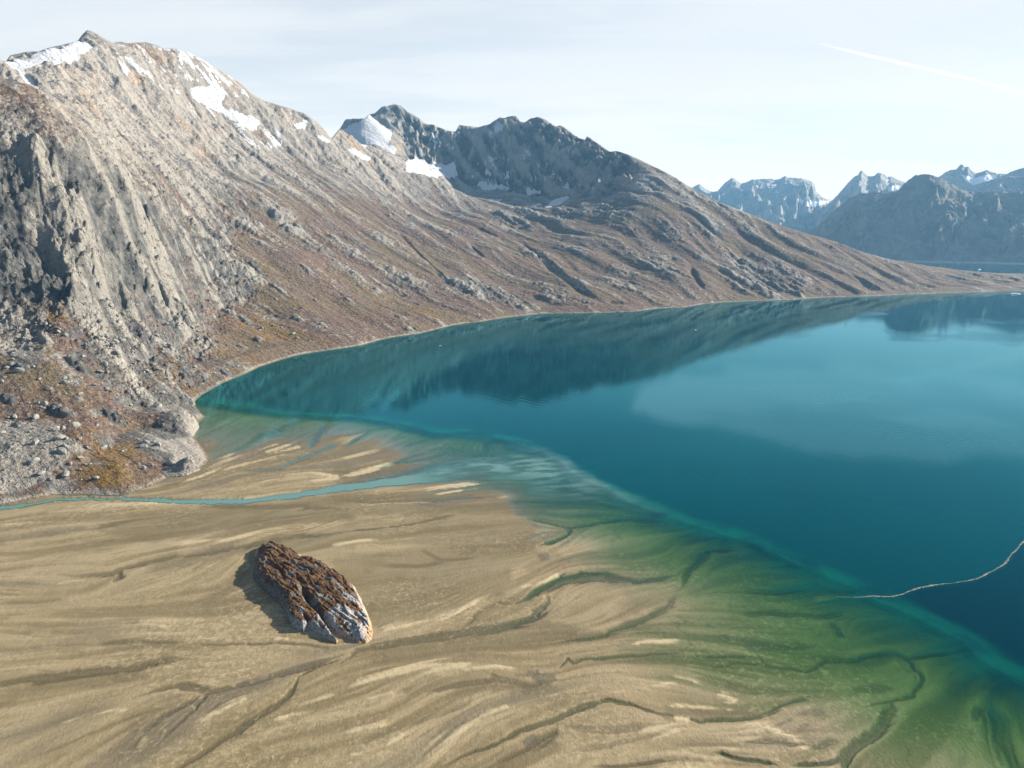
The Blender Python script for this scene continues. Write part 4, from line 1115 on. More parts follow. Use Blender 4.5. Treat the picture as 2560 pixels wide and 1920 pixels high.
def sand_material():
    m, k = new_mat('delta_sand')
    geo = k.n('ShaderNodeNewGeometry').outputs['Position']
    l2a, l1a = k.attr('streak'), k.attr('fine')
    n1 = k.noise(geo, 0.5, 4, 0.65)
    n2 = k.noise(geo, 0.02, 4, 0.6)
    rip = k.noise(k.mapping(geo, scale=(1, 0.45, 1), rot=(0, 0, 0.9)), 0.9, 3, 0.6, 0.6)
    base = k.mix(k.maprange(n2, 0.35, 0.65), (0.2479, 0.1949, 0.1025), (0.2871, 0.2210, 0.1201))
    pa = k.attr('patch')
    base = k.mix(k.maprange(pa, 0.05, 0.55, 0.0, 0.6), base, (0.3480, 0.2801, 0.1681))
    base = k.mix(k.maprange(pa, -0.05, -0.5, 0.0, 0.6), base, (0.1436, 0.1114, 0.0545))
    base = k.mix(k.maprange(l2a, -1.0, 1.8, 0.0, 0.75), base, (0.3567, 0.2871, 0.1720))
    base = k.mix(k.maprange(l2a, 0.0, -1.8, 0.0, 0.7), base, (0.1436, 0.1096, 0.0545))
    base = k.mix(k.maprange(l1a, 0.4, -2.0, 0.0, 0.6), base, (0.1392, 0.1061, 0.0521))
    base = k.mix(k.maprange(l1a, 0.4, 2.2, 0.0, 0.5), base, (0.3306, 0.2610, 0.1441))
    base = k.mix(k.math('MULTIPLY', k.attr('wet'), 0.82), base, (0.0713, 0.0548, 0.0208))
    base = k.mix(k.math('MULTIPLY', k.attr('mud'), 0.75), base, (0.0827, 0.0696, 0.0496))
    base = k.mix(k.math('MULTIPLY', k.attr('cut'), 0.8), base, (0.0244, 0.0183, 0.0096))  # dark creek and vein lines, plus the painted bank shadow
    base = k.mix(k.maprange(k.attr('bar'), 0.15, 0.85, 0.0, 0.8), base, (0.4872, 0.3959, 0.2441))
    base = k.mix(k.maprange(n1, 0.38, 0.62, 0.16, 0.0), base, (0.1392, 0.1044, 0.0560))
    gr = k.noise(geo, 1.6, 3, 0.7)
    base = k.mix(k.maprange(gr, 0.36, 0.64, 0.22, 0.0), base, (0.0870, 0.0653, 0.0281))
    base = k.mix(k.maprange(gr, 0.52, 0.72, 0.0, 0.22), base, (0.3654, 0.2915, 0.1601))
    mo = k.noise(k.mapping(geo, scale=(1, 1, 0)), 0.30, 4, 0.6, 1.2)
    rg_ = k.maprange(k.noise(k.mapping(geo, scale=(1, 1, 0)), 0.011, 3, 0.5), 0.46, 0.60, 0.15, 1.0)
    base = k.mix(k.math('MULTIPLY', k.maprange(mo, 0.42, 0.54, 0.42, 0.0), rg_), base, (0.1131, 0.0870, 0.0440))
    base = k.mix(k.math('MULTIPLY', k.maprange(mo, 0.55, 0.66, 0.0, 0.4), rg_), base, (0.4002, 0.3219, 0.1921))
    rough = k.math('SUBTRACT', 0.85, k.math('MULTIPLY', k.attr('wet'), 0.25))
    bh = k.math('ADD', k.math('MULTIPLY', rip, 0.30), k.math('MULTIPLY', n1, 0.16))
    finish(k, base, rough, bh, 0.7, 1.0, 0.25)
    return m


fac2 = grid_faces(NA2, NR2)
sand_me = mesh_from('delta_sand', np.stack([X2, Y2, zs], -1).reshape(-1, 3), fac2, sand_material(), True,
                    dict(cut=np.clip(creek_shade, 0, 1), patch=fbm(X2, Y2, 34, 5, 271) + 0.5 * fbm(X2, Y2, 9, 4, 275), streak=l2 * 0.6 + l3 * 0.7, fine=l1, wet=wet, bar=bar, mud=np.clip(mud, 0, 1)))
link('delta_sand', sand_me, 'wide tan sand flats of the river delta, braided with shallow channels', 'sand', None, 'structure')
# the bed goes on under the lake and to the horizon
v = []
ra = np.radians(np.linspace(-180, 180, 73))
for r_, z_ in ((1, -60), (200, -60), (2000, -60), (20000, -60), (80000, -60)):
    for a in ra:
        v.append((r_ * math.sin(a), r_ * math.cos(a), z_))
bm_, kb = new_mat('lake_bed')
finish(kb, (0.10, 0.09, 0.07))
link('ground', mesh_from('ground', v, grid_faces(5, 73), bm_), 'dark bed beneath the lake and the fjord', 'ground', None, 'structure')

# ------------------------------------------------------------------ the lake
FOAM = T(9, [(845, 553), (960, 545), (1070, 553), (1130, 552), (1220, 544), (1360, 548), (1430, 530), (1480, 510), (1530, 490), (1600, 475), (1700, 463), (1770, 458), (1860, 442), (1910, 433), (1960, 405), (2030, 370), (2090, 330), (2115, 295), (2160, 250), (2185, 210), (2250, 160), (2400, 60), (2600, -80)])


def water_sheet():
    out = np.exp(np.linspace(math.log(1185), math.log(70000), 160))
    rr_ = np.r_[1 / inv, out]
    A, R = np.meshgrid(az2, rr_, indexing='ij')
    x, y = (R * np.sin(A)).astype(np.float32), (R * np.cos(A)).astype(np.float32)
    d = np.full(A.shape, 45.0, np.float32)
    d[:, :NR2] = np.maximum(-zs, 0)
    de_ = signed(x[:, NR2:], y[:, NR2:], EDGE)
    d[:, NR2:] = np.where(de_ > 0, np.clip(1 + de_ * 0.4, 0, 45), 1.0)
    # along the far shores the bottom rises again
    sh = gl(SHORE)
    m = (R < 4000)
    ds, _ = seg_dist(x[m], y[m], sh)
    d[m] = np.minimum(d[m], np.where(d[m] > 1.6, 1.6 + ds * 0.30, d[m]))
    sheet = np.zeros(A.shape, np.float32)
    sheet[:, :NR2] = riv
    # suspended silt: the river's plume, and the cleaner water beyond the foam line
    px, py = proj(x, y, np.zeros_like(x))
    fo = np.array(FOAM)
    fy = np.interp(px, fo[:, 0], fo[:, 1])
    beyond = sstep(-2, 6, py - fy) * sstep(845 / 6.475 + 640, 845 / 6.475 + 720, px)
    silt = 1 - 0.92 * beyond
    pl = gl(T(5, [(600, 1425), (850, 1370), (1100, 1360), (1350, 1370), (1530, 1410)]))
    dp, tp = seg_dist(x, y, pl)
    milk = np.exp(-(dp / (22 + 45 * tp)) ** 2)
    milk *= sstep(5.0, 1.2, d) * (0.5 + 0.5 * sstep(-0.25, 0.25, fbm(x * 0.35 + y * 0.1, y - 0.25 * x, 13, 4, 721)))
    plume = inside(px + fbm(x, y, 120, 4, 701) * 30, py + fbm(x, y, 120, 4, 705) * 14, T(6, [(-350, 980), (0, 1040), (200, 1090), (400, 1180), (620, 1270), (900, 1290), (1300, 1290), (1700, 1350), (2400, 1300), (2400, 820), (1900, 760), (1500, 680), (800, 720), (300, 720), (-100, 800)])).astype(np.float32)
    plume[:, NR2 + 40:] *= 1.0
    plume = blur(plume, 26) * (0.55 + 0.45 * sstep(-0.3, 0.3, fbm(x, y, 260, 4, 711)))
    f_ = grid_faces(A.shape[0], A.shape[1])
    return mesh_from('water', np.stack([x, y, np.zeros_like(x)], -1).reshape(-1, 3), f_, water_material(), True, dict(depth=d, silt=silt, milk=np.maximum(milk, sheet), river=sheet, plume=np.clip(plume, 0, 1)))


def water_material():
    m, k = new_mat('water')
    geo = k.n('ShaderNodeNewGeometry').outputs['Position']
    d, silt, milk = k.attr('depth'), k.attr('silt'), k.attr('milk')
    # light surviving the way down and back, per colour; the rest is scattered back by the water itself
    cr = k.math('POWER', 2.718, k.math('MULTIPLY', d, -0.64))
    cg = k.math('POWER', 2.718, k.math('MULTIPLY', d, -0.29))
    cb = k.math('POWER', 2.718, k.math('MULTIPLY', d, -0.60))
    tc = k.n('ShaderNodeCombineColor')
    for s_, v_ in zip(tc.inputs, (cr, cg, cb)):
        k.put(s_, v_)
    tr = k.n('ShaderNodeBsdfTransparent')
    k.put(tr.inputs[0], tc.outputs[0])
    n0 = k.noise(geo, 0.004, 4, 0.55, 0.5)
    rimc = (0.0017, 0.0723, 0.0510)
    deep = k.mix(silt, (0.0, 0.014, 0.021), (0.0, 0.031, 0.036))
    deep = k.mix(k.maprange(n0, 0.40, 0.62, 0.0, 0.6), deep, k.mix(silt, (0.0, 0.011, 0.017), (0.0, 0.021, 0.025)))
    brk = k.math('ADD', k.math('MULTIPLY', k.noise(k.mapping(geo, scale=(1, 1, 0)), 0.028, 5, 0.68), 0.6), k.math('MULTIPLY', k.noise(k.mapping(geo, scale=(1, 1, 0)), 0.009, 3, 0.5), 0.4))
    rimc = k.mix(k.maprange(brk, 0.42, 0.57), (0.0006, 0.030, 0.031), rimc)
    col = k.mix(k.maprange(k.math('ADD', d, k.math('MULTIPLY', k.math('SUBTRACT', brk, 0.5), 13.0)), 2.3, 8.0), rimc, deep)
    col = k.mix(k.attr('plume'), col, (0.0340, 0.0850, 0.0978))
    col = k.mix(k.math('MULTIPLY', milk, 0.85), col, (0.155, 0.245, 0.215))
    df = k.n('ShaderNodeBsdfDiffuse')
    k.put(df.inputs[0], col)
    op = k.maprange(d, 1.15, 2.7)
    op = k.math('MAXIMUM', op, k.math('MULTIPLY', milk, k.maprange(d, 0.0, 0.3, 0.0, 0.86)))
    body = k.n('ShaderNodeMixShader')
    k.put(body.inputs[0], op)
    k.put(body.inputs[1], tr.outputs[0])
    k.put(body.inputs[2], df.outputs[0])
    # faint ripples in patches
    w1 = k.n('ShaderNodeTexWave', wave_type='BANDS', bands_direction='DIAGONAL')
    k.put(w1.inputs['Vector'], geo)
    w1.inputs['Scale'].default_value = 0.045
    w1.inputs['Distortion'].default_value = 5.0
    w1.inputs['Detail'].default_value = 2.0
    w1.inputs['Detail Scale'].default_value = 0.35
    patch = k.maprange(k.noise(geo, 0.0035, 3, 0.5, 0.4), 0.50, 0.68)
    rip = k.math('ADD', k.math('MULTIPLY', k.math('MULTIPLY', w1.outputs['Fac'], patch), 0.10), k.math('MULTIPLY', k.noise(k.mapping(geo, scale=(1, 2.2, 1)), 0.11, 3, 0.5), 0.06))
    bp = k.n('ShaderNodeBump')
    k.put(bp.inputs['Height'], rip)
    bp.inputs['Strength'].default_value = 0.5
    bp.inputs['Distance'].default_value = 1.0
    gl_ = k.n('ShaderNodeBsdfGlossy')
    gl_.inputs['Roughness'].default_value = 0.03
    k.put(gl_.inputs['Normal'], bp.outputs[0])
    # reflectance rising towards grazing angles, the steep part cut as by a polarising filter
    inc = k.n('ShaderNodeNewGeometry').outputs['Incoming']
    dot = k.n('ShaderNodeVectorMath', operation='DOT_PRODUCT')
    k.put(dot.inputs[0], inc)
    k.put(dot.inputs[1], bp.outputs[0])
    cs = k.math('SUBTRACT', 1.0, k.math('ABSOLUTE', dot.outputs['Value']), clamp=True)
    gc = k.n('ShaderNodeCombineColor')
    for s_, ex_, am_ in zip(gc.inputs, (12.0, 6.7, 5.9), (0.95, 0.98, 1.0)):
        k.put(s_, k.math('MULTIPLY', k.math('POWER', cs, ex_), am_))
    k.put(gl_.inputs[0], gc.outputs[0])
    inv_ = k.math('SUBTRACT', 1.0, k.math('MULTIPLY', k.math('POWER', cs, 6.2), 0.9))
    dim = k.n('ShaderNodeMixShader')
    blk_ = k.n('ShaderNodeBsdfDiffuse')
    blk_.inputs[0].default_value = (0, 0, 0, 1)
    k.put(dim.inputs[0], inv_)
    k.put(dim.inputs[1], blk_.outputs[0])
    k.put(dim.inputs[2], body.outputs[0])
    mx = k.n('ShaderNodeAddShader')
    k.put(mx.inputs[0], dim.outputs[0])
    k.put(mx.inputs[1], gl_.outputs[0])
    o = k.n('ShaderNodeOutputMaterial')
    k.put(o.inputs[0], mx.outputs[0])
    return m


link('water', water_sheet(), 'deep teal lake water mirroring the mountains, green over the shallows', 'water', None, 'structure')


# ------------------------------------------------------------------ haze
def haze():
    m, k = new_mat('haze')
    v = k.n('ShaderNodeVolumePrincipled')
    k.put(v.inputs['Color'], (0.27, 0.60, 0.96))
    v.inputs['Density'].default_value = 4.8e-5
    v.inputs['Anisotropy'].default_value = 0.1
    o = k.n('ShaderNodeOutputMaterial')
    k.put(o.inputs['Volume'], v.outputs[0])
    x0, x1, y0, y1, z0, z1 = -5500, 9500, -1500, 12600, -61.5, 1500
    vv = [(x, y, z) for x in (x0, x1) for y in (y0, y1) for z in (z0, z1)]
    ff = [(0, 1, 3, 2), (4, 6, 7, 5), (0, 4, 5, 1), (2, 3, 7, 6), (0, 2, 6, 4), (1, 5, 7, 3)]
    link('haze', mesh_from('haze', vv, ff, m, False), 'thin blue haze over the fjord', 'haze', None, 'stuff')


haze()


# ------------------------------------------------------------------ the rock islet on the sand
def islet():
    zt = lambda L: [(224 + a / 12.568, 528 + b / 12.568) for a, b in L]           # traced on an enlarged detail
    foot = zt([(400, 300), (470, 250), (590, 230), (720, 240), (830, 290), (950, 350), (1000, 410), (1130, 430), (1260, 470), (1350, 530), (1450, 590), (1560, 680), (1650, 760), (1700, 850), (1760, 980), (1810, 1080), (1850, 1200), (1880, 1320), (1860, 1420), (1790, 1480), (1680, 1475), (1590, 1430), (1500, 1390), (1430, 1360), (1370, 1300), (1330, 1290), (1370, 1350), (1440, 1440), (1410, 1475), (1330, 1430), (1240, 1380), (1150, 1330), (1060, 1290), (1010, 1330), (930, 1310), (840, 1250), (800, 1150), (760, 1060), (680, 950), (560, 850), (450, 750), (380, 660), (370, 560), (400, 480), (385, 380)])
    g = np.array([ground(a, b) for a, b in foot])
    c = g.mean(0)
    n = 340
    x0, y0 = g.min(0) - 4
    x1, y1 = g.max(0) + 4
    x = np.linspace(x0, x1, n)
    y = np.linspace(y0, y1, n)
    gx_, gy_ = np.meshgrid(x, y, indexing='ij')
    d, _ = seg_dist(gx_ + fbm(gx_, gy_, 5, 3, 301) * 0.9, gy_ + fbm(gx_, gy_, 5, 3, 305) * 0.9, np.vstack([g, g[:1]]))
    ins = inside(gx_, gy_, g)
    d = np.where(ins, d, -d)
    # long axis, from the high end at the upper left to the low tip
    a0, a1 = np.array(ground(*zt([(560, 480)])[0])), np.array(ground(*zt([(1780, 1400)])[0]))
    ax = (a1 - a0) / np.hypot(*(a1 - a0))
    L_ = np.hypot(*(a1 - a0))
    u = ((gx_ - a0[0]) * ax[0] + (gy_ - a0[1]) * ax[1]) / L_
    w = -(gx_ - a0[0]) * ax[1] + (gy_ - a0[1]) * ax[0]
    top = np.interp(u, [-0.2, 0.0, 0.15, 0.4, 0.7, 0.9, 1.02], [5.6, 6.6, 7.0, 6.6, 5.4, 4.0, 2.2])
    h = top * (1 - np.exp(-np.maximum(d, 0) / np.interp(w, [-6, 4], [1.7, 4.6]))) ** 0.85
    # the long groove between the two fingers at the foot, and a few joints
    def groove(pts, wd, dp):
        q = np.array([ground(*p_) for p_ in zt(pts)])
        dd, tt = seg_dist(gx_ + fbm(gx_, gy_, 4, 3, 311) * 0.6, gy_, q)
        return dp * np.exp(-(dd / wd) ** 2) * sstep(-0.02, 0.25, tt)
    h -= groove([(960, 830), (1060, 1000), (1180, 1130), (1300, 1260), (1400, 1380)], 1.5, 4.2)
    h -= groove([(820, 640), (930, 600), (1080, 650), (1110, 740)], 0.6, 1.6)
    h -= groove([(1290, 1060), (1340, 940), (1480, 1120), (1560, 1200)], 0.35, 0.7)
    h -= groove([(1010, 1200), (1060, 1260), (1120, 1310)], 0.7, 1.6)
    h -= groove([(600, 620), (720, 660), (760, 760)], 0.8, 1.3)
    h -= groove([(1150, 800), (1260, 900), (1420, 960)], 0.5, 0.8)
    ca, sa = ax
    al = gx_ * ca + gy_ * sa
    ac = -gx_ * sa + gy_ * ca
    big = fbm(al / 2.2, ac, 6.5, 3, 333) * 1.7
    lw = fbm(al / 3, ac / 1.3, 6, 4, 313) * 1.5
    tt_ = ac * 0.26 + lw
    fr_ = tt_ - np.floor(tt_)
    ledge = (sstep(0.0, 0.16, fr_) - fr_) * 1.25 * (0.35 + 0.65 * sstep(-0.25, 0.25, fbm(gx_, gy_, 9, 3, 337)))
    tt2 = ac * 0.62 - al * 0.03 + lw * 1.9
    fr2 = tt2 - np.floor(tt2)
    ledge2 = (sstep(0.0, 0.2, fr2) - fr2) * 0.35 * (fbm(gx_, gy_, 7, 3, 339) > -0.05)
    crk = np.exp(-(fbm(al / 3.5, ac, 4.2, 3, 317) / 0.035) ** 2) * 0.7 + np.exp(-(fbm(al, ac / 2.5, 7, 3, 319) / 0.03) ** 2) * 0.45
    h += (big + ledge + ledge2 - crk + fbm(gx_, gy_, 1.6, 3, 331) * 0.28) * sstep(0.3, 2.2, d)
    h = np.where(d > 0, np.maximum(h, 0.02) + 0.1, -1.5 + np.maximum(d, -2) * 0.5)
    zg = h + 0.25
    hx = np.gradient(zg, axis=0) / (x[1] - x[0])
    hy = np.gradient(zg, axis=1) / (y[1] - y[0])
    sl = np.hypot(hx, hy)
    moss = sstep(-0.30, 0.35, fbm(al / 2, ac, 5.5, 5, 341) * 1.5 + 0.36 - 0.62 * sstep(0.55, 1.0, u) - 0.3 * sstep(0.7, 1.6, sl)) * sstep(0.8, 3.2, d + fbm(gx_, gy_, 4, 3, 345) * 2)
    keep = (d > -2.5)[:-1, :-1]
    v_, f_, at_ = compact(np.stack([gx_, gy_, zg], -1).reshape(-1, 3), grid_faces(n, n, keep), dict(moss=moss, low=d, hgt=h, end=u, lake_side=sstep(-3.5, 1.0, w)))
    v_[:, 0] -= c[0]
    v_[:, 1] -= c[1]
    m, k = new_mat('islet_rock')
    geo = k.n('ShaderNodeNewGeometry').outputs['Position']
    n1 = k.noise(geo, 0.7, 6, 0.65)
    n2 = k.noise(geo, 3.0, 4, 0.65)
    n3 = k.noise(geo, 0.22, 4, 0.6)
    grey = k.ramp(n1, [(0.3, (0.0368, 0.0313, 0.0276)), (0.46, (0.0920, 0.0782, 0.0672)), (0.62, (0.1564, 0.1380, 0.1214)), (0.75, (0.2300, 0.2116, 0.1932))])
    grey = k.mix(k.math('MULTIPLY', k.maprange(k.attr('end'), 0.45, 0.8), k.maprange(n1, 0.35, 0.55)), grey, (0.3036, 0.2898, 0.2760))
    ms = k.ramp(n2, [(0.28, (0.0506, 0.0276, 0.0166)), (0.45, (0.0920, 0.0478, 0.0239)), (0.58, (0.1334, 0.0718, 0.0313)), (0.72, (0.1840, 0.1150, 0.0460))])
    ms = k.mix(k.maprange(k.noise(geo, 0.45, 4, 0.6), 0.5, 0.66, 0.0, 0.75), ms, (0.1012, 0.0782, 0.0294))
    ms = k.mix(k.maprange(n3, 0.45, 0.62), ms, k.ramp(n2, [(0.3, (0.0276, 0.0147, 0.0110)), (0.7, (0.1380, 0.0570, 0.0276))]))
    mf = k.maprange(k.math('ADD', k.attr('moss'), k.math('MULTIPLY', k.math('SUBTRACT', n3, 0.5), 1.3)), 0.32, 0.68)
    col = k.mix(mf, grey, ms)
    rim = k.math('MULTIPLY', k.maprange(k.math('ADD', k.attr('hgt'), k.math('MULTIPLY', n1, 3.0)), 2.7, 4.2, 1, 0), k.maprange(k.attr('lake_side'), 0.1, 0.8, 0.0, 1.0))  # pale band only on the lake side of the foot
    col = k.mix(rim, col, k.ramp(n2, [(0.3, (0.2024, 0.1564, 0.1104)), (0.6, (0.4232, 0.3496, 0.2576)), (0.75, (0.5060, 0.4324, 0.3312))]))
    orange = k.math('MULTIPLY', k.maprange(k.attr('end'), 0.8, 0.95), k.maprange(k.attr('hgt'), 2.6, 1.2))
    col = k.mix(k.math('MULTIPLY', orange, k.maprange(n1, 0.4, 0.6)), col, (0.3864, 0.2024, 0.0644))
    col = k.mix(k.maprange(k.attr('hgt'), 0.15, 0.5, 0.8, 0.0), col, (0.0460, 0.0368, 0.0230))
    finish(k, col, 0.9, k.math('ADD', k.math('MULTIPLY', n1, 0.5), k.math('MULTIPLY', n2, 0.3)), 0.8, 1.0)
    root = link('rock_islet', mesh_from('rock_islet', v_, f_, m, True, at_), 'long rocky islet covered in rust brown heath standing on the tan sand flats', 'rock')
    root.location = (c[0], c[1], 0)
    # low heath growing on it: many small tilted leaf blades in clumps
    r_ = np.random.default_rng(5)
    ii = r_.integers(0, n, 90000)
    jj = r_.integers(0, n, 90000)
    okk = (moss[ii, jj] > r_.uniform(0.25, 0.8, 90000)) & (d[ii, jj] > 1.2) & (fbm(gx_, gy_, 2.2, 3, 351)[ii, jj] > -0.35)
    ii, jj = ii[okk][:9000], jj[okk][:9000]
    cx, cy, cz = gx_[ii, jj] - c[0], gy_[ii, jj] - c[1], zg[ii, jj]
    N = len(cx)
    ang = r_.uniform(0, 2 * np.pi, N)
    le = r_.uniform(0.08, 0.2, N)
    ht_ = r_.uniform(0.03, 0.16, N)
    dx, dy = np.cos(ang) * le, np.sin(ang) * le
    P = np.stack([np.stack([cx - dx, cy - dy, cz - 0.03], -1), np.stack([cx + dx, cy + dy, cz + 0.02], -1),
                  np.stack([cx + dx * .5 - dy * .8, cy + dy * .5 + dx * .8, cz + ht_], -1), np.stack([cx - dx * .7 - dy * .6, cy - dy * .7 + dx * .6, cz + ht_ * .8], -1)], 1).reshape(-1, 3)
    F = np.arange(4 * N).reshape(-1, 4)
    tone = np.repeat(np.clip(fbm(cx, cy, 5, 3, 361) + r_.normal(0, 0.25, N) + 0.5, 0, 1), 4)
    m2, k2 = new_mat('heath_leaves')
    finish(k2, k2.ramp(k2.attr('tone'), [(0.15, (0.05, 0.028, 0.018)), (0.45, (0.105, 0.05, 0.024)), (0.7, (0.16, 0.085, 0.032)), (0.95, (0.19, 0.13, 0.045))]), 0.95)
    link('heath', mesh_from('heath', P, F, m2, False, dict(tone=tone)), 'low rust and ochre heath covering the top', None, None, 'stuff', root)


islet()


# ------------------------------------------------------------------ stones on the slope
def blob_mesh(name, seed, mat, sub=3, flat=0.7):
    bm = bmesh.new()
    bmesh.ops.create_icosphere(bm, subdivisions=sub, radius=1.0)
    r_ = random.Random(seed)
    cuts = []
    for i in range(9):
        v = Vector((r_.uniform(-1, 1), r_.uniform(-1, 1), r_.uniform(-0.5, 1))).normalized()
        cuts.append((v, r_.uniform(0.62, 0.9)))
    sx_, sy_ = r_.uniform(0.8, 1.35), r_.uniform(0.7, 1.0)
    for v in bm.verts:
        for nrm, dd in cuts:
            e = v.co.dot(nrm) - dd
            if e > 0:
                v.co -= nrm * e * 0.92
        v.co.x *= sx_
        v.co.y *= sy_
        v.co.z *= flat
        v.co += v.co.normalized() * r_.uniform(-0.025, 0.025)
    me = bpy.data.meshes.new(name)
    bm.to_mesh(me)
    bm.free()
    for p in me.polygons:
        p.use_smooth = False
    me.materials.append(mat)
    return me


def stone_mat():
    m, k = new_mat('boulder_stone')
    geo = k.n('ShaderNodeNewGeometry').outputs['Position']
    n1 = k.noise(geo, 0.5, 5, 0.6)
    col = k.ramp(n1, [(0.3, (0.13, 0.13, 0.12)), (0.55, (0.25, 0.245, 0.22)), (0.75, (0.36, 0.345, 0.30))])
    finish(k, col, 0.92, n1, 0.6, 1.0)
    return m


def surface_at(px, py):
    """where a photograph position meets the mountainside"""
    q = (np.abs(PX - px) < 1.6) & (np.abs(PY - py) < 1.6)
    if not q.any():
        return None
    i = np.argmin(np.where(q, RR, 1e9))
    i = np.unravel_index(i, X.shape)
    return float(X[i]), float(Y[i]), float(Zm[i])


def stones():
    r_ = random.Random(11)
    sm = stone_mat()
    protos = [blob_mesh('boulder', 100 + i, sm) for i in range(7)]
    done = 0
    zones = [((0, 205, 320, 480), 190, (1.0, 4.6), 'pale grey boulder strewn over the brown heath near the delta', 'boulders on the heath slope by the delta'),
             ((60, 330, 290, 372), 100, (1.4, 4.6), 'grey boulder among the rubble on the slope above the curved shore', 'boulders above the curved shore')]
    for (xa, xb, ya, yb), nn, (s0, s1), lab, grp in zones:
        c_ = 0
        tries = 0
        while c_ < nn and tries < nn * 8:
            tries += 1
            px, py = r_.uniform(xa, xb), r_.uniform(ya, yb)
            w = surface_at(px, py)
            if w is None or w[2] < 6 or math.hypot(w[0], w[1]) > 1700:
                continue
            if perlin(np.array([w[0] / 70.0]), np.array([w[1] / 70.0]), 401)[0] < -0.12:
                continue
            s_ = s0 + (s1 - s0) * r_.random() ** 2.2
            o = link('boulder', protos[r_.randrange(7)], lab, 'boulder', grp)
            o.location = (w[0], w[1], w[2] + 0.15 * s_)
            o.scale = (s_, s_ * r_.uniform(0.8, 1.1), s_ * r_.uniform(0.75, 1.15))
            o.rotation_euler = (r_.uniform(-.3, .3), r_.uniform(-.3, .3), r_.uniform(0, 6.28))
            c_ += 1


stones()


# ------------------------------------------------------------------ things afloat and aloft
def foam_line():
    g = np.array([ground(*q, z=0.06) for q in FOAM])
    Ls = np.r_[0, np.cumsum(np.hypot(*np.diff(g, axis=0).T))]
    s_ = np.arange(0, Ls[-1], 0.8)
    x = np.interp(s_, Ls, g[:, 0])
    y = np.interp(s_, Ls, g[:, 1])
    for _ in range(6):
        x[1:-1] = (x[:-2] + 2 * x[1:-1] + x[2:]) / 4
        y[1:-1] = (y[:-2] + 2 * y[1:-1] + y[2:]) / 4
    tx, ty = np.gradient(x), np.gradient(y)
    ln = np.hypot(tx, ty)
    nx, ny = -ty / ln, tx / ln
    x += nx * fbm(s_, s_ * 0, 22, 4, 501) * 1.6
    y += ny * fbm(s_, s_ * 0, 22, 4, 505) * 1.6
    wd = 0.75 * np.clip(0.75 + 1.1 * fbm(s_, s_ * 0 + 3, 14, 4, 511), 0.12, 2) * np.clip(np.minimum(s_ / 30, 1), 0.2, 1) * (0.8 + 0.5 * sstep(150, 300, s_))
    k_ = np.array([-1, -0.55, 0, 0.55, 1])
    hh = np.array([0.02, 0.10, 0.14, 0.10, 0.02])
    P = np.stack([x[:, None] + nx[:, None] * wd[:, None] * k_, y[:, None] + ny[:, None] * wd[:, None] * k_, np.broadcast_to(hh, (len(x), 5)) + 0.0], -1)
    m, k = new_mat('foam')
    geo = k.n('ShaderNodeNewGeometry').outputs['Position']
    nz = k.noise(geo, 1.1, 4, 0.65)
    b = k.n('ShaderNodeBsdfDiffuse')
    b.inputs[0].default_value = (0.30, 0.275, 0.235, 1)
    t = k.n('ShaderNodeBsdfTransparent')
    mx = k.n('ShaderNodeMixShader')
    k.put(mx.inputs[0], k.maprange(nz, 0.38, 0.60, 0.15, 0.9))
    k.put(mx.inputs[1], t.outputs[0])
    k.put(mx.inputs[2], b.outputs[0])
    o = k.n('ShaderNodeOutputMaterial')
    k.put(o.inputs[0], mx.outputs[0])
    link('foam_line', mesh_from('foam_line', P.reshape(-1, 3), grid_faces(len(x), 5), m), 'thin pale line of foam curving across the dark lake water', 'foam')


foam_line()


def ice():
    m, k = new_mat('ice')
    geo = k.n('ShaderNodeNewGeometry').outputs['Position']
    finish(k, k.mix(k.noise(geo, 0.4, 3), (0.62, 0.76, 0.80), (0.84, 0.88, 0.9)), 0.4, k.noise(geo, 0.6, 3), 0.5)
    for (px, py, ln_, ht_, lab) in ((1015.5, 294.3, 17.0, 5.0, 'white low iceberg drifting by the shore of the far point'),
                                    (695.5, 330.2, 3.2, 1.6, 'tiny white ice floe in the mirrored mountain on the lake'),
                                    (979.5, 269.6, 9.0, 4.0, 'small ice floe on the far fjord behind the low point'),
                                    (440.3, 345.8, 2.0, 1.0, 'speck of ice floating close to the curved shore')):
        g = ground(px, py)
        me = blob_mesh('iceberg', int(px), m, 3, 0.5)
        for v in me.vertices:
            s_ = 1 + 0.8 * max(0, v.co.x - 0.2) * -0.5
            v.co.z = v.co.z * s_ + (0.35 * math.exp(-((v.co.x + 0.4) / 0.35) ** 2) if v.co.z > 0 else 0)
        name = 'iceberg' if ln_ > 10 else 'ice_floe'
        o = link(name, me, lab, 'ice')
        o.location = (g[0], g[1], ht_ * 0.15)
        o.scale = (ln_, ln_ * 0.5, ht_)
        o.rotation_euler = (0, 0, 0.2)


ice()


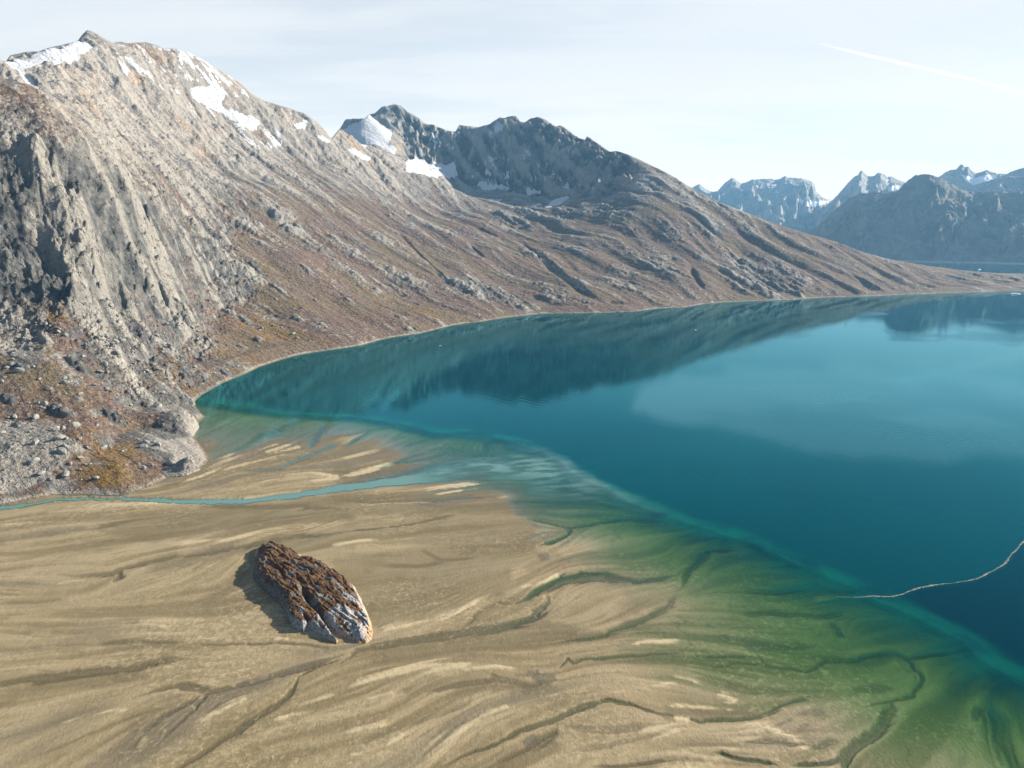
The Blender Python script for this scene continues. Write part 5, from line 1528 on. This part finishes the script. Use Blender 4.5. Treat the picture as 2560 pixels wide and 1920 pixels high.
def contrail():
    pts = [(a, b) for a, b in T(3, [(770, 250), (940, 295), (1160, 350), (1500, 428), (1800, 498), (2100, 570), (2212, 600), (2500, 672), (3000, 795)])]
    W3 = []
    alt = 9000.0
    for a, b in pts:
        x, y, z = ray(a, b)
        t = (alt - CAM_H) / z
        W3.append((x * t, y * t, alt))
    W3 = np.array(W3)
    Ls = np.r_[0, np.cumsum(np.linalg.norm(np.diff(W3, axis=0), axis=1))]
    n = 260
    s_ = np.linspace(0, Ls[-1], n)
    C_ = np.stack([np.interp(s_, Ls, W3[:, i]) for i in range(3)], -1)
    for _ in range(30):
        C_[1:-1] = (C_[:-2] + 2 * C_[1:-1] + C_[2:]) / 4
    tg = np.gradient(C_, axis=0)
    tg /= np.linalg.norm(tg, axis=1)[:, None]
    up = np.array([0, 0, 1.0])
    sd = np.cross(tg, up)
    sd /= np.linalg.norm(sd, axis=1)[:, None]
    u2 = np.cross(sd, tg)
    q = s_ / Ls[-1]
    rad = 24 * sstep(-0.02, 0.12, q) * (1 + 0.35 * fbm(s_, s_ * 0, 700, 4, 601)) + 8
    a = np.linspace(0, 2 * np.pi, 17)
    Ps, Fs = [], []
    for i_, sc_ in enumerate((0.45, 0.85, 1.3, 1.8)):
        P = C_[:, None] + (sd[:, None] * np.cos(a)[None, :, None] + u2[:, None] * np.sin(a)[None, :, None]) * (rad * sc_)[:, None, None]
        Ps.append(P.reshape(-1, 3))
        Fs.append(grid_faces(n, 17) + i_ * n * 17)
    m, k = new_mat('contrail')
    d_ = k.n('ShaderNodeBsdfDiffuse')
    d_.inputs[0].default_value = (0.95, 0.95, 0.95, 1)
    tl = k.n('ShaderNodeBsdfTranslucent')
    tl.inputs[0].default_value = (0.95, 0.95, 0.95, 1)
    ds = k.n('ShaderNodeAddShader')
    k.put(ds.inputs[0], d_.outputs[0])
    k.put(ds.inputs[1], tl.outputs[0])
    t = k.n('ShaderNodeBsdfTransparent')
    mx = k.n('ShaderNodeMixShader')
    k.put(mx.inputs[0], k.math('MULTIPLY', k.attr('fade'), 0.17))
    k.put(mx.inputs[1], t.outputs[0])
    k.put(mx.inputs[2], ds.outputs[0])
    o = k.n('ShaderNodeOutputMaterial')
    k.put(o.inputs[0], mx.outputs[0])
    fd = np.tile(np.repeat(sstep(0.0, 0.16, q), 17), 4)
    link('contrail', mesh_from('contrail', np.vstack(Ps), np.vstack(Fs), m, True, dict(fade=fd)), 'straight white contrail slanting across the pale sky', 'contrail')


contrail()
